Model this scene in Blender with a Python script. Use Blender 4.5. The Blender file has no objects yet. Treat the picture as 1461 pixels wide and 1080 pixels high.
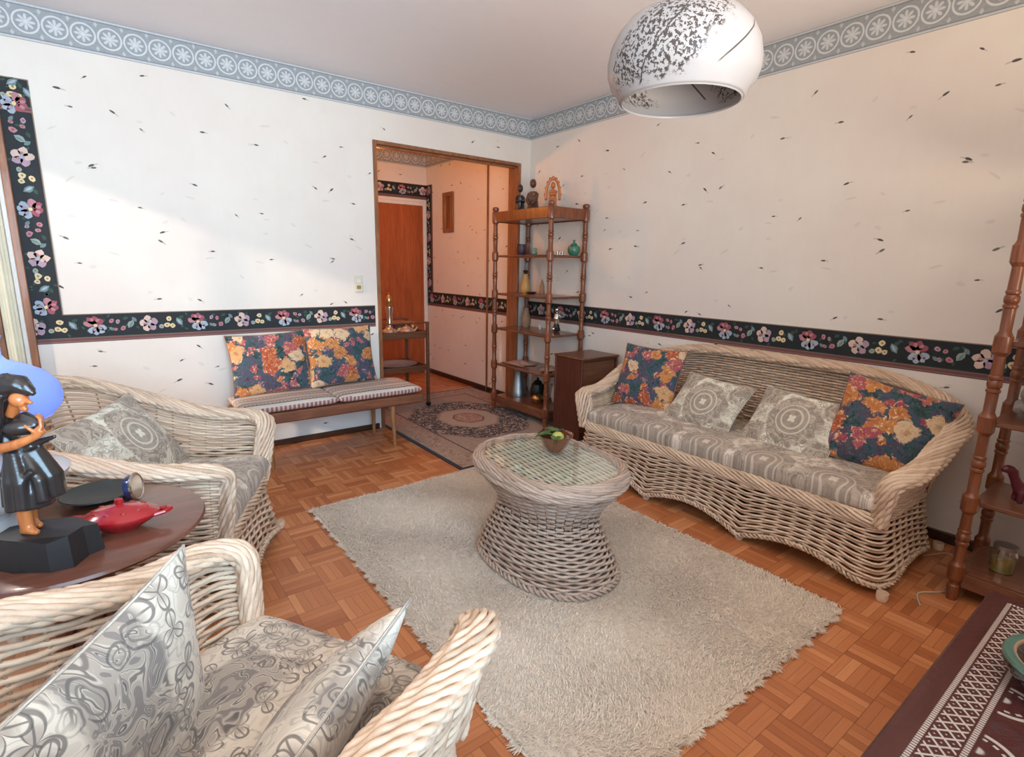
import bpy, math, random
import numpy as np
from mathutils import Vector, Matrix
random.seed(7); RNG = np.random.default_rng(7)
PI = math.pi
COL = bpy.context.scene.collection

# ------------------------------------------------------------------ mesh builder
class MB:
    def __init__(self): self.ch = []; self.n = 0
    def add(self, v, f, uv=None, m=0):
        v = np.asarray(v, float).reshape(-1, 3)
        groups = {}
        for q in f: groups.setdefault(len(q), []).append(q)
        for k, g in groups.items():
            self.ch.append((np.asarray(g, int) + self.n, uv, m, self.n))
        self.vs = getattr(self, 'vs', []); self.vs.append(v); self.n += len(v)
        return self
    def arr(self, v, f, uv=None, m=0):
        v = np.asarray(v, float).reshape(-1, 3)
        self.vs = getattr(self, 'vs', []); self.vs.append(v)
        self.ch.append((np.asarray(f, int) + self.n, uv, m, self.n)); self.n += len(v)
        return self
    def build(self, name, mats, parent=None, smooth=40, loc=None, rotz=0):
        V = np.vstack(self.vs)
        li, ls, mi, uvl = [], [], [], []
        pos = 0
        for F, uv, m, base in self.ch:
            k = F.shape[1]
            li.append(F.ravel()); ls.append(pos + np.arange(len(F)) * k); pos += F.size
            mi.append(np.full(len(F), m))
            if uv is not None:
                uvl.append(np.asarray(uv)[F.ravel() - base])
            else:
                a = V[F[:, 0]]; nn = np.abs(np.cross(V[F[:, 1]] - a, V[F[:, 2]] - a))
                ax = nn.argmax(1); P = V[F]
                u = np.where(ax[:, None] == 0, P[:, :, 1], P[:, :, 0])
                w = np.where(ax[:, None] == 2, P[:, :, 1], P[:, :, 2])
                uvl.append(np.stack([u, w], -1).reshape(-1, 2))
        li = np.concatenate(li); ls = np.concatenate(ls); mi = np.concatenate(mi)
        me = bpy.data.meshes.new(name)
        me.vertices.add(len(V)); me.vertices.foreach_set('co', V.ravel())
        me.loops.add(len(li)); me.loops.foreach_set('vertex_index', li)
        me.polygons.add(len(ls)); me.polygons.foreach_set('loop_start', ls)
        me.polygons.foreach_set('material_index', mi)
        me.polygons.foreach_set('use_smooth', np.full(len(ls), smooth is not None))
        uvm = me.uv_layers.new(name='UVMap'); uvm.data.foreach_set('uv', np.vstack(uvl).ravel())
        me.update(calc_edges=True); me.validate()
        if smooth is not None and smooth < 180: me.set_sharp_from_angle(angle=math.radians(smooth))
        for m in (mats if isinstance(mats, (list, tuple)) else [mats]): me.materials.append(m)
        o = bpy.data.objects.new(name, me); COL.objects.link(o)
        if parent is not None: o.parent = parent
        if loc is not None: o.location = loc
        o.rotation_euler[2] = rotz
        return o
    # ---- shapes
    def box(self, x0, x1, y0, y1, z0, z1, b=0.004, m=0, M=None):
        b = min(b, .45 * (x1 - x0), .45 * (y1 - y0), .45 * (z1 - z0))
        lo = (x0, y0, z0); hi = (x1, y1, z1); v = []; idx = {}
        for sx in (0, 1):
            for sy in (0, 1):
                for sz in (0, 1):
                    s = (sx, sy, sz)
                    for a in range(3):
                        p = [(hi[i] if s[i] else lo[i]) + (0 if i == a else (-b if s[i] else b)) for i in range(3)]
                        idx[s + (a,)] = len(v); v.append(p)
        v = np.array(v); f = []
        for a in range(3):
            o1, o2 = [i for i in range(3) if i != a]
            for s in (0, 1):
                q = []
                for p, r in ((0, 0), (1, 0), (1, 1), (0, 1)):
                    c = [0, 0, 0]; c[a] = s; c[o1] = p; c[o2] = r; q.append(idx[tuple(c) + (a,)])
                f.append(q)
            for p in (0, 1):
                for r in (0, 1):
                    def k(sa, ax):
                        c = [0, 0, 0]; c[a] = sa; c[o1] = p; c[o2] = r; return idx[tuple(c) + (ax,)]
                    f.append([k(0, o1), k(0, o2), k(1, o2), k(1, o1)])
        for sx in (0, 1):
            for sy in (0, 1):
                for sz in (0, 1): f.append([idx[(sx, sy, sz, a)] for a in range(3)])
        cen = v.mean(0); g = []
        for q in f:
            p = v[q]; nrm = np.cross(p[1] - p[0], p[2] - p[0])
            g.append(q if nrm @ (p.mean(0) - cen) > 0 else q[::-1])
        if M is not None: v = xf(M, v)
        return self.add(v, g, None, m)
    def lathe(self, prof, seg=24, c=(0, 0, 0), sx=1., sy=1., m=0, M=None, power=2.0):
        pr = np.asarray(prof, float); n = len(pr)
        th = np.linspace(0, 2 * PI, seg + 1); cx, sn = np.cos(th), np.sin(th)
        if power != 2.0:
            cx = np.sign(cx) * np.abs(cx) ** (2 / power); sn = np.sign(sn) * np.abs(sn) ** (2 / power)
        P = np.zeros((n, seg + 1, 3)); r = np.maximum(pr[:, 0], 1e-5)
        P[:, :, 0] = c[0] + r[:, None] * cx * sx; P[:, :, 1] = c[1] + r[:, None] * sn * sy; P[:, :, 2] = c[2] + pr[:, 1][:, None]
        ln = np.r_[0, np.cumsum(np.hypot(*np.diff(pr, axis=0).T))]
        uv = np.stack(np.broadcast_arrays(th[None, :] / (2 * PI), ln[:, None]), -1)
        v = P.reshape(-1, 3)
        if M is not None: v = xf(M, v)
        i = np.arange(n - 1)[:, None] * (seg + 1) + np.arange(seg)[None, :]; i = i.ravel()
        return self.arr(v, np.stack([i, i + 1, i + seg + 2, i + seg + 1], 1), uv.reshape(-1, 2), m)
    def grid(self, P, uv=None, m=0, flip=False):
        P = np.asarray(P, float); a, b = P.shape[:2]
        i = (np.arange(a - 1)[:, None] * b + np.arange(b - 1)[None, :]).ravel()
        F = np.stack([i, i + 1, i + b + 1, i + b], 1)
        return self.arr(P, F[:, ::-1] if flip else F, None if uv is None else np.asarray(uv).reshape(-1, 2), m)
    def tube(self, pts, rad, seg=8, m=0, closed=False, cap=True, flat=1.0, N0=None):
        P = np.asarray(pts, float); n = len(P)
        R = np.full(n, rad) if np.isscalar(rad) else np.asarray(rad, float)
        T = np.roll(P, -1, 0) - np.roll(P, 1, 0) if closed else np.gradient(P, axis=0)
        T /= np.linalg.norm(T, axis=1)[:, None] + 1e-12
        a = np.array(N0 if N0 is not None else ([0, 0, 1.] if abs(T[0, 2]) < .9 else [1., 0, 0]), float)
        N = np.zeros((n, 3))
        for k in range(n):
            a = a - T[k] * (a @ T[k]); a /= np.linalg.norm(a) + 1e-12; N[k] = a
        B = np.cross(T, N); th = np.linspace(0, 2 * PI, seg, endpoint=False)
        V = P[:, None] + R[:, None, None] * (np.cos(th)[None, :, None] * N[:, None] * flat + np.sin(th)[None, :, None] * B[:, None])
        return self.ring(V, m, closed, cap)
    def ring(self, V, m=0, closed=False, cap=True):
        n, seg = V.shape[:2]
        rows = np.arange(n if closed else n - 1)
        i = (rows[:, None] * seg + np.arange(seg)[None, :]).ravel()
        j = (rows[:, None] * seg + (np.arange(seg)[None, :] + 1) % seg).ravel()
        i2 = (((rows + 1) % n)[:, None] * seg + np.arange(seg)[None, :]).ravel(); j2 = (((rows + 1) % n)[:, None] * seg + (np.arange(seg)[None, :] + 1) % seg).ravel()
        ln = np.r_[0, np.cumsum(np.linalg.norm(np.diff(V.mean(1), axis=0), axis=1))]
        uv = np.stack(np.broadcast_arrays(np.linspace(0, 1, seg)[None, :], ln[:, None]), -1).reshape(-1, 2)
        base = self.n
        self.arr(V, np.stack([i, j, j2, i2], 1), uv, m)
        if cap and not closed:
            a = np.arange(seg)[None, ::-1]; b = (n - 1) * seg + np.arange(seg)[None, :]
            self.ch.append((a + base, uv, m, base)); self.ch.append((b + base, uv, m, base))
        return self
    def ell(self, c, r, seg=16, m=0, M=None):
        th = np.linspace(0, PI, seg // 2 + 1)
        P = np.zeros((len(th), seg + 1, 3)); ph = np.linspace(0, 2 * PI, seg + 1)
        r = (r,) * 3 if np.isscalar(r) else r
        P[:, :, 0] = np.sin(th)[:, None] * np.cos(ph) * r[0]; P[:, :, 1] = np.sin(th)[:, None] * np.sin(ph) * r[1]; P[:, :, 2] = -np.cos(th)[:, None] * r[2]
        v = P.reshape(-1, 3)
        if M is not None: v = xf(M, v)
        v = v + np.array(c)
        uv = np.stack(np.broadcast_arrays(ph[None, :] / 2 / PI, th[:, None] / PI), -1)
        return self.grid(v.reshape(len(th), seg + 1, 3), uv, m)

def xf(M, v):
    M = np.array(M); return v @ M[:3, :3].T + M[:3, 3]
def basis(x, y, z, o=(0, 0, 0)):
    M = Matrix.Identity(4)
    for i, a in enumerate((x, y, z)):
        for j in range(3): M[j][i] = a[j]
    for j in range(3): M[j][3] = o[j]
    return M
def empty(name, label, cat, loc=(0, 0, 0), rotz=0, group=None):
    o = bpy.data.objects.new(name, None); COL.objects.link(o)
    o.empty_display_size = .1; o.location = loc; o.rotation_euler = (0, 0, rotz)
    return tag(o, label, cat, group)
def tag(o, label, cat, group=None):
    o['label'] = label; o['category'] = cat
    if group: o['group'] = group
    return o
def struct(o): o['kind'] = 'structure'; return o
def dup(root, loc, rotz, label, group=None):
    r = root.copy(); COL.objects.link(r); r.location = loc; r.rotation_euler = (0, 0, rotz); r['label'] = label
    if group: r['group'] = group
    for ch in list(root.children):
        c = ch.copy(); COL.objects.link(c); c.parent = r
        for g in ch.children:
            d = g.copy(); COL.objects.link(d); d.parent = c
    return r

# ------------------------------------------------------------------ node helper
class S:
    """float socket with arithmetic"""
    def __init__(s, t, k): s.t, s.k = t, k
    def _b(a, op, b): return a.t.math(op, a, b)
    def __add__(a, b): return a._b('ADD', b)
    __radd__ = __add__
    def __sub__(a, b): return a._b('SUBTRACT', b)
    def __rsub__(a, b): return a.t.math('SUBTRACT', b, a)
    def __mul__(a, b): return a._b('MULTIPLY', b)
    __rmul__ = __mul__
    def __truediv__(a, b): return a._b('DIVIDE', b)
    def __lt__(a, b): return a._b('LESS_THAN', b)
    def __gt__(a, b): return a._b('GREATER_THAN', b)
    def __pow__(a, b): return a._b('POWER', b)
    def abs(a): return a.t.math('ABSOLUTE', a)
    def fract(a): return a.t.math('FRACT', a)
    def floor(a): return a.t.math('FLOOR', a)
    def sin(a): return a.t.math('SINE', a)
    def cos(a): return a.t.math('COSINE', a)
    def max(a, b): return a._b('MAXIMUM', b)
    def min(a, b): return a._b('MINIMUM', b)
    def sqrt(a): return a.t.math('SQRT', a)
    def step(a, lo, hi, x=0., y=1.): return a.t.smooth(a, lo, hi, x, y)
class T:
    def __init__(s, name):
        s.mat = bpy.data.materials.new(name); s.mat.use_nodes = True
        s.nt = s.mat.node_tree; s.nt.nodes.clear(); s._uv = s._ob = None
    def node(s, typ, **kw):
        n = s.nt.nodes.new(typ)
        for k, v in kw.items(): setattr(n, k, v)
        return n
    def set(s, sock, v):
        if isinstance(v, S): s.nt.links.new(v.k, sock)
        elif isinstance(v, bpy.types.NodeSocket): s.nt.links.new(v, sock)
        elif v is not None:
            if isinstance(v, (tuple, list)) and len(v) == 3 and sock.type == 'RGBA': v = (*v, 1)
            sock.default_value = v
    def math(s, op, a, b=None, c=None):
        n = s.node('ShaderNodeMath', operation=op)
        for i, x in enumerate((a, b, c)):
            if x is not None: s.set(n.inputs[i], x)
        return S(s, n.outputs[0])
    def smooth(s, a, lo, hi, x=0., y=1.):
        n = s.node('ShaderNodeMapRange', interpolation_type='SMOOTHSTEP')
        for i, v in enumerate((a, lo, hi, x, y)): s.set(n.inputs[i], v)
        return S(s, n.outputs[0])
    def sep(s, vec):
        n = s.node('ShaderNodeSeparateXYZ'); s.set(n.inputs[0], vec); return [S(s, o) for o in n.outputs]
    def sepc(s, col):
        n = s.node('ShaderNodeSeparateColor'); s.set(n.inputs[0], col); return [S(s, o) for o in n.outputs]
    def vec(s, x, y, z=0.):
        n = s.node('ShaderNodeCombineXYZ')
        for i, v in enumerate((x, y, z)): s.set(n.inputs[i], v)
        return n.outputs[0]
    def tc(s): return s.node('ShaderNodeTexCoord')
    def uv(s): return s.sep(s.tc().outputs['UV'])
    def obj(s): return s.sep(s.tc().outputs['Object'])
    def world(s): return s.sep(s.node('ShaderNodeNewGeometry').outputs['Position'])
    def rand(s): return S(s, s.node('ShaderNodeNewGeometry').outputs['Random Per Island'])
    def objrand(s): return S(s, s.node('ShaderNodeObjectInfo').outputs['Random'])
    def noise(s, vec, scale=5, detail=2, rough=.5, dist=0., color=False, dims='3D'):
        n = s.node('ShaderNodeTexNoise', noise_dimensions=dims)
        s.set(n.inputs['Vector'], vec)
        for k, v in (('Scale', scale), ('Detail', detail), ('Roughness', rough), ('Distortion', dist)): s.set(n.inputs[k], v)
        return n.outputs['Color'] if color else S(s, n.outputs[0])
    def vor(s, vec, scale=1., rnd=1., feature='F1', dims='2D'):
        n = s.node('ShaderNodeTexVoronoi', voronoi_dimensions=dims, feature=feature)
        s.set(n.inputs['Vector'], vec); s.set(n.inputs['Scale'], scale); s.set(n.inputs['Randomness'], rnd)
        return n
    def white(s, vec):
        n = s.node('ShaderNodeTexWhiteNoise', noise_dimensions='3D'); s.set(n.inputs['Vector'], vec); return S(s, n.outputs['Value'])
    def mix(s, f, a, b, mode='MIX'):
        n = s.node('ShaderNodeMix', data_type='RGBA', blend_type=mode)
        s.set(n.inputs[0], f); s.set(n.inputs[6], a); s.set(n.inputs[7], b); return n.outputs[2]
    def ramp(s, f, stops, const=False):
        n = s.node('ShaderNodeValToRGB'); cr = n.color_ramp
        if const: cr.interpolation = 'CONSTANT'
        while len(cr.elements) < len(stops): cr.elements.new(.5)
        for e, (p, c) in zip(cr.elements, stops): e.position = p; e.color = (*c, 1)
        s.set(n.inputs[0], f); return n.outputs[0]
    def bump(s, h, strength=.3, dist=.01):
        n = s.node('ShaderNodeBump'); s.set(n.inputs['Height'], h)
        n.inputs['Strength'].default_value = strength; n.inputs['Distance'].default_value = dist; return n.outputs[0]
    def out(s, sh): 
        o = s.node('ShaderNodeOutputMaterial'); s.nt.links.new(sh, o.inputs[0]); return s.mat
    def pbr(s, color, rough=.5, metal=0., normal=None, spec=.5, coat=0., sheen=0., finish=True, trans=0., ior=1.45):
        n = s.node('ShaderNodeBsdfPrincipled')
        s.set(n.inputs['Base Color'], color); s.set(n.inputs['Roughness'], rough); s.set(n.inputs['Metallic'], metal)
        s.set(n.inputs['Specular IOR Level'], spec); s.set(n.inputs['Coat Weight'], coat); s.set(n.inputs['Sheen Weight'], sheen)
        s.set(n.inputs['Transmission Weight'], trans); s.set(n.inputs['IOR'], ior)
        if normal is not None: s.set(n.inputs['Normal'], normal)
        return s.out(n.outputs[0]) if finish else n.outputs[0]

def plain(name, color, rough=.5, metal=0., spec=.5, var=.12, coat=0.):
    t = T(name); x, y, z = t.obj()
    n = t.noise(t.vec(x, y, z), 14, 3)
    c = t.mix(n, tuple(k * (1 - var) for k in color), tuple(min(1, k * (1 + var)) for k in color))
    return t.pbr(c, rough, metal, None, spec, coat)

def wood(name, dark, light, rough=.4, axis='z', scale=1., coat=.1, spec=.5):
    t = T(name); x, y, z = t.obj()
    k = {'x': (3, 26, 26), 'y': (26, 3, 26), 'z': (26, 26, 3)}[axis]
    v = t.vec(x * (k[0] * scale), y * (k[1] * scale), z * (k[2] * scale))
    n = t.noise(v, 1., 5, .6, 1.2); n2 = t.noise(v, 4., 2, .5)
    f = (n * .75 + n2 * .25).step(.3, .72)
    return t.pbr(t.mix(f, dark, light), rough, 0, t.bump(n2, .08, .002), spec, coat)

# ------------------------------------------------------------------ materials
M = {}
def mk_wallpaper():
    t = T('wallpaper_leaf_sprigs'); u, v, _ = t.uv()
    cl = t.noise(t.vec(u, v), 1.6, 3, .55); st = t.noise(t.vec(u * 34, v * 5), 1., 2); fine = t.noise(t.vec(u * 6, v * 5), 1, 4, .6)
    col = t.mix(cl.step(.35, .65), (.80, .762, .705), (.775, .715, .665))
    col = t.mix(fine.step(.48, .75) * .30, col, (.72, .67, .60)); col = t.mix(st.step(.5, .8) * .12, col, (.70, .66, .60))
    def layer(col, sc, off, ink, alpha, a, b, tail, keep):
        vx, vy = u * sc + off, v * sc + off * .37
        n = t.vor(t.vec(vx, vy), 1., .9)
        px, py, _ = t.sep(n.outputs['Position']); r, g, bb = t.sepc(n.outputs['Color'])
        dx, dy = vx - px, vy - py
        an = (r - .5) * 1.5; c, s_ = an.cos(), an.sin()
        lx = dx * c + dy * s_; ly = dy * c - dx * s_
        flip = (bb > .5) * 2 - 1; lx = lx * flip
        size = g * .5 + .75
        lx = lx / size; ly = ly / size + lx * lx * 1.1
        e = ((lx / a) * (lx / a) + (ly / (b * (lx * 3.5 + 1).max(.4))) * (ly / (b * (lx * 3.5 + 1).max(.4)))).step(1.25, .75)
        m = e
        if tail:
            tl = ly.abs().step(.011, .002) * lx.step(a * .8, a) * lx.step(a * 2.7, a * 1.6) * .45
            m = m.max(tl)
        m = m * (g > keep) * alpha
        return t.mix(m, col, ink)
    col = layer(col, 2.7, 3.3, (.50, .46, .41), .30, .065, .013, False, .3)
    col = layer(col, 3.3, 7.7, (.55, .52, .48), .30, .05, .025, False, .2)
    col = layer(col, 3.2, .4, (.035, .032, .03), .92, .042, .015, True, .05)
    col = layer(col, 2.2, 5.15, (.05, .045, .04), .85, .024, .010, True, .15)
    return t.pbr(col, .75, 0, t.bump(st, .05, .002), .25)
M['paper'] = mk_wallpaper()
M['ceiling'] = plain('ceiling_white_paint', (.86, .84, .865), .9, var=.02, spec=.2)
def mk_cornice():
    t = T('wallpaper_rosette_border'); u, v, _ = t.uv()   # u metres, v 0..1
    pu = u / .1115; cu = pu.fract() - .5; cv = (v - .5) * (.1695 / .1115)
    r = (cu * cu + cv * cv).sqrt(); th = t.math('ARCTAN2', cv, cu)
    ring = (r - .445).abs().step(.05, .02)
    pet = (r - ((th * 4).cos().abs() ** .6) * .33).step(.03, -.03) * r.step(.02, .08)
    core = r.step(.11, .06)
    inner = r.step(.44, .40)
    grain = t.noise(t.vec(u * 60, v * 12), 1., 3)
    base = t.mix(grain, (.27, .30, .325), (.40, .43, .45))
    base = t.mix(inner * .35, base, (.30, .34, .37))
    light = t.mix(grain, (.56, .595, .615), (.73, .755, .77))
    f = ring.max(pet * .85).max(core)
    # little darts in the spandrels
    du = ((pu + .5).fract() - .5).abs(); dart = (du * 1.6 + (cv.abs() - .52).abs()).step(.16, .08) * .6
    f = f.max(dart)
    edge = (v - .5).abs().step(.425, .45); f = f.max(edge * .75)
    col = t.mix(f, base, light)
    line = ((v - .5).abs() - .415).abs().step(.012, .004); col = t.mix(line * .8, col, (.13, .15, .18))
    line2 = (v - .5).abs().step(.485, .492); col = t.mix(line2 * .9, col, (.20, .22, .25))
    return t.pbr(col, .7, 0, None, .25)
M['cornice'] = mk_cornice()
def flat(name, c, rough=.7, spec=.25): return T(name).pbr(c, rough, 0, None, spec)
BAND = [plain('border_black_ground', (.020, .024, .028), .6, spec=.3), plain('border_mauve', (.165, .062, .068), .65), flat('border_tan_line', (.30, .21, .15)),
        plain('petal_cream_pink', (.66, .50, .43), .7), plain('petal_lilac', (.42, .30, .38), .7), plain('petal_crimson', (.34, .085, .12), .7),
        plain('petal_pale_blue', (.36, .43, .52), .7), plain('berry_cream', (.70, .58, .34), .7), plain('leaf_teal', (.15, .24, .24), .7),
        plain('leaf_dark_green', (.03, .075, .055), .7), plain('petal_rose', (.45, .22, .25), .7), plain('leaf_grey', (.30, .36, .33), .7)]
def mk_parquet():
    t = T('parquet_mosaic'); x, y, z = t.world()
    s = .14; tx, ty = (x + 1.364) / s, (y + 3.238) / s
    ix, iy = tx.floor(), ty.floor(); fx, fy = tx - ix, ty - iy
    par = ((ix + iy) * .5).fract() > .25
    a = fx + (fy - fx) * par; b = fy + (fx - fy) * par       # a across the strips, b along
    k = (a * 5).floor(); fa = (a * 5).fract()
    rnd = t.white(t.vec(ix, iy, k)); rt = t.white(t.vec(ix + 31.5, iy, 3.))
    gx = x + (y - x) * par; gy = y + (x - y) * par
    gr = t.noise(t.vec(gx * 110, gy * 9, k * 3.7), 1, 4, .6, .6)
    f = (rnd * .55 + rt * .25 + gr * .35 - .05)
    col = t.ramp(f, [(.05, (.31, .095, .034)), (.35, (.44, .145, .052)), (.62, (.54, .20, .076)), (.95, (.68, .30, .13))])
    gap = ((fa - .5).abs().step(.455, .49)).max((b - .5).abs().step(.487, .498)).max((a - .5).abs().step(.485, .497))
    col = t.mix(gap * .55, col, (.07, .025, .01))
    return t.pbr(col, .30 + gr * .16, 0, t.bump(gap * -1. + rnd * .25, .12, .002), .45, .12)
M['parquet'] = mk_parquet()
def mk_wicker(name, lo, mid, hi):
    t = T(name); x, y, z = t.obj(); r = t.rand()
    n = t.noise(t.vec(x, y, z), 9, 3); n2 = t.noise(t.vec(x, y, z), 120, 2)
    f = r * .45 + n * .4 + n2 * .3 - .08
    return t.pbr(t.ramp(f, [(.1, lo), (.5, mid), (.9, hi)]), .55, 0, t.bump(n2, .1, .002), .35)
M['wicker'] = mk_wicker('wicker_pale_cane', (0.439, 0.293, 0.189), (0.701, 0.512, 0.372), (0.850, 0.683, 0.512))
M['wicker_pink'] = mk_wicker('wicker_rosy_cane', (0.317, 0.209, 0.155), (0.475, 0.343, 0.266), (0.590, 0.451, 0.356))
M['stake'] = plain('wicker_stake_cane', (.36, .25, .165), .65)
M['cane_shaded'] = plain('wicker_core_gap_shade', (.10, .062, .038), .75)  # core cane darkened: the shade inside the weave gaps is put into its colour
def mk_damask(name, dark, mid, light, scale=1., contrast=1., cell=.40, lightband=.24, patch=False, medal=1.):
    t = T(name); u, v, _ = t.uv()
    q = t.noise(t.vec(u, v), 9 * scale, 2, .5, 0, True); qx, qy, _ = t.sep(q)
    du, dv = u + (qx - .5) * (.10 / scale), v + (qy - .5) * (.10 / scale)
    n = t.noise(t.vec(du, dv), 15 * scale, 2.2, .5, .6)
    # eyelets and leaves
    vo = t.vor(t.vec(du * 15 * scale, dv * 15 * scale), 1., .95); d = S(t, vo.outputs['Distance']); r1, g1, b1 = t.sepc(vo.outputs['Color'])
    leaf = d * (b1 * .8 + .8)
    lring = (leaf - .36).abs().step(.055, .02).max((leaf - .20).abs().step(.04, .015) * .8)
    nf = (n * 6.5).fract(); c1 = (nf - .5).abs()
    line = c1.step(.10, .035).max(lring * (g1 > .45))
    halo = c1.step(.20, .13) * (1 - line)
    fill = ((n * 6.5).floor() * .43).fract()
    pu, pv = (u / cell).fract() - .5, (v / cell).fract() - .5
    r = (pu * pu + pv * pv).sqrt() * cell
    th = t.math('ARCTAN2', pv, pu)
    star = r - .009 - ((th * 2).sin().abs() ** .8) * .011
    med = (r + (n - .5) * .02).step(.088, .080); outer = (r + (n - .5) * .06).step(.135, .125) * medal; med = med * medal
    rings = medal * (r - .050).abs().step(.006, .003).max((r - .076).abs().step(.005, .002))
    band = ((u / cell + .5 + (n - .5) * .16).fract() - .5).abs().step(lightband - .03, lightband + .03)
    bandv = ((v / cell + .5 + (n - .5) * .16).fract() - .5).abs().step(.36, .40) * .75
    bandm = band.max(bandv) * (1 - outer)
    if patch: bandm = t.noise(t.vec(u, v), 5.5, 2, .5, .4).step(.46, .58) * (1 - outer)
    ground = t.mix(fill.step(.3, .7) * .8, mid, dark); pale = t.mix(fill.step(.45, .8) * .22, light, mid)
    col = t.mix(bandm, ground, pale)
    col = t.mix((leaf.step(.36, .30)) * (g1 > .45) * .6, col, t.mix(bandm, mid, light))
    col = t.mix(halo * .42 * (1 - bandm * .8), col, light)
    ink = tuple(k * .55 for k in dark)
    col = t.mix(line * (1 - med * .5) * (1 - bandm * .6) * .72 * contrast, col, ink)
    col = t.mix(med * .65, col, t.mix(.5, dark, mid)); col = t.mix(rings * .55, col, light); col = t.mix(star.step(.004, -.002) * .75 * medal, col, light)
    for sc2, of in ((9.5 * scale, 0.), (13. * scale, 5.3)):
        v2 = t.vor(t.vec(u * sc2 + of, v * sc2 + of), 1., .75); rr1, gg1, bb1 = t.sepc(v2.outputs['Color'])
        px, py, _ = t.sep(v2.outputs['Position']); dx, dy = u * sc2 + of - px, v * sc2 + of - py
        r2 = (dx * dx + dy * dy).sqrt(); t2 = t.math('ARCTAN2', dy, dx) * 1.5 + rr1 * 6.3
        f2 = (t2.cos().abs() ** .95) * (gg1 * .12 + .33)
        ins = (r2 - f2).step(.02, -.02); outl = (r2 - f2).abs().step(.05, .022); vein = (t2.sin().abs() * r2).step(.035, .012) * ins
        keep = bandm * (bb1 > .12) * (1 - med)
        col = t.mix(ins * keep * .85, col, t.mix(r2.step(.12, .34), mid, light))
        col = t.mix(outl.max(vein) * keep * .8 * contrast, col, ink)
    wv = t.noise(t.vec(u * 900, v * 900), 1, 1)
    return t.pbr(col, .85, 0, t.bump(wv, .1, .001), .15, 0, .15)
M['damask_seat'] = mk_damask('damask_grey_taupe', (0.273, 0.220, 0.176), (0.456, 0.378, 0.306), (0.772, 0.676, 0.571), 1.5, .75, .30, .27, True)
M['damask_pillow'] = mk_damask('damask_cream_taupe', (0.276, 0.228, 0.186), (0.483, 0.407, 0.331), (0.850, 0.828, 0.690), 1.1, .7, .44, .25)
M['damask_near'] = mk_damask('damask_blue_grey_cream', (0.195, 0.165, 0.150), (0.385, 0.318, 0.258), (0.700, 0.600, 0.485), 1.05, .95, .34, .225, False, 0.)
def mk_floral(name, seed):
    t = T(name); u, v, _ = t.uv(); uu, vv = u + seed, v + seed * .61
    q = t.noise(t.vec(uu, vv), 13, 2, .5, 0, True); qx, qy, _ = t.sep(q)
    q2 = t.noise(t.vec(uu, vv), 70, 2, .5, 0, True); rx, ry, _ = t.sep(q2)
    fu, fv = uu + (qx - .5) * .08 + (rx - .5) * .022, vv + (qy - .5) * .08 + (ry - .5) * .022
    bgn = t.noise(t.vec(fu, fv), 11, 3, .65, .5); b2 = t.noise(t.vec(fu * 1.3 + 3, fv), 60, 3, .6)
    col = t.ramp(bgn * .8 + b2 * .35 - .07, [(.25, (.022, .022, .026)), (.38, (.035, .06, .058)), (.46, (.045, .095, .10)), (.52, (.075, .10, .15)), (.58, (.10, .055, .085)), (.66, (.085, .16, .165)), (.78, (.20, .22, .28))])
    col = t.mix(b2.step(.60, .72) * .55, col, (.26, .28, .27)); col = t.mix(b2.step(.42, .34) * .6, col, (.015, .016, .02))
    def blooms(col, sc, off, rad, stops, keep):
        vx, vy = fu * sc + off, fv * sc * 1.15 + off * .7
        n = t.vor(t.vec(vx, vy), 1., .9)
        d = S(t, n.outputs['Distance']); r, g, b = t.sepc(n.outputs['Color'])
        px, py, _ = t.sep(n.outputs['Position']); th = t.math('ARCTAN2', vy - py, vx - px)
        sh = t.noise(t.vec(fu * 1.4, fv), 62, 3, .65)
        rr = (g * .4 + .8) * rad * ((th * 2.5 + r * 9).cos().abs() * .2 + .85) * (sh * 1.3 + .35)
        m = (d - rr).step(.05, -.02) * (b > keep)
        c = t.ramp(r, stops, True)
        c = t.mix(sh.step(.40, .30) * .6, c, (.22, .055, .03)); c = t.mix(sh.step(.50, .58) * .7, c, (.60, .28, .11))
        c = t.mix((d / rr).step(.40, .05) * .5, c, (.32, .06, .025)); c = t.mix(sh.step(.57, .66) * .85, c, (.78, .66, .48))
        return t.mix(m, col, c)
    col = blooms(col, 19, 2.2, .40, [(0, (.30, .06, .11)), (.3, (.42, .11, .15)), (.55, (.13, .10, .19)), (.75, (.50, .17, .06))], .58)
    col = blooms(col, 9.8, 5.4, .47, [(0, (.70, .54, .35)), (.18, (.56, .22, .065)), (.42, (.42, .085, .04)), (.58, (.60, .36, .17)), (.72, (.52, .19, .06)), (.86, (.40, .09, .12))], .40)
    wv = t.noise(t.vec(u * 800, v * 800), 1, 1)
    return t.pbr(col, .8, 0, t.bump(wv, .1, .001), .2, 0, .1)
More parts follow.
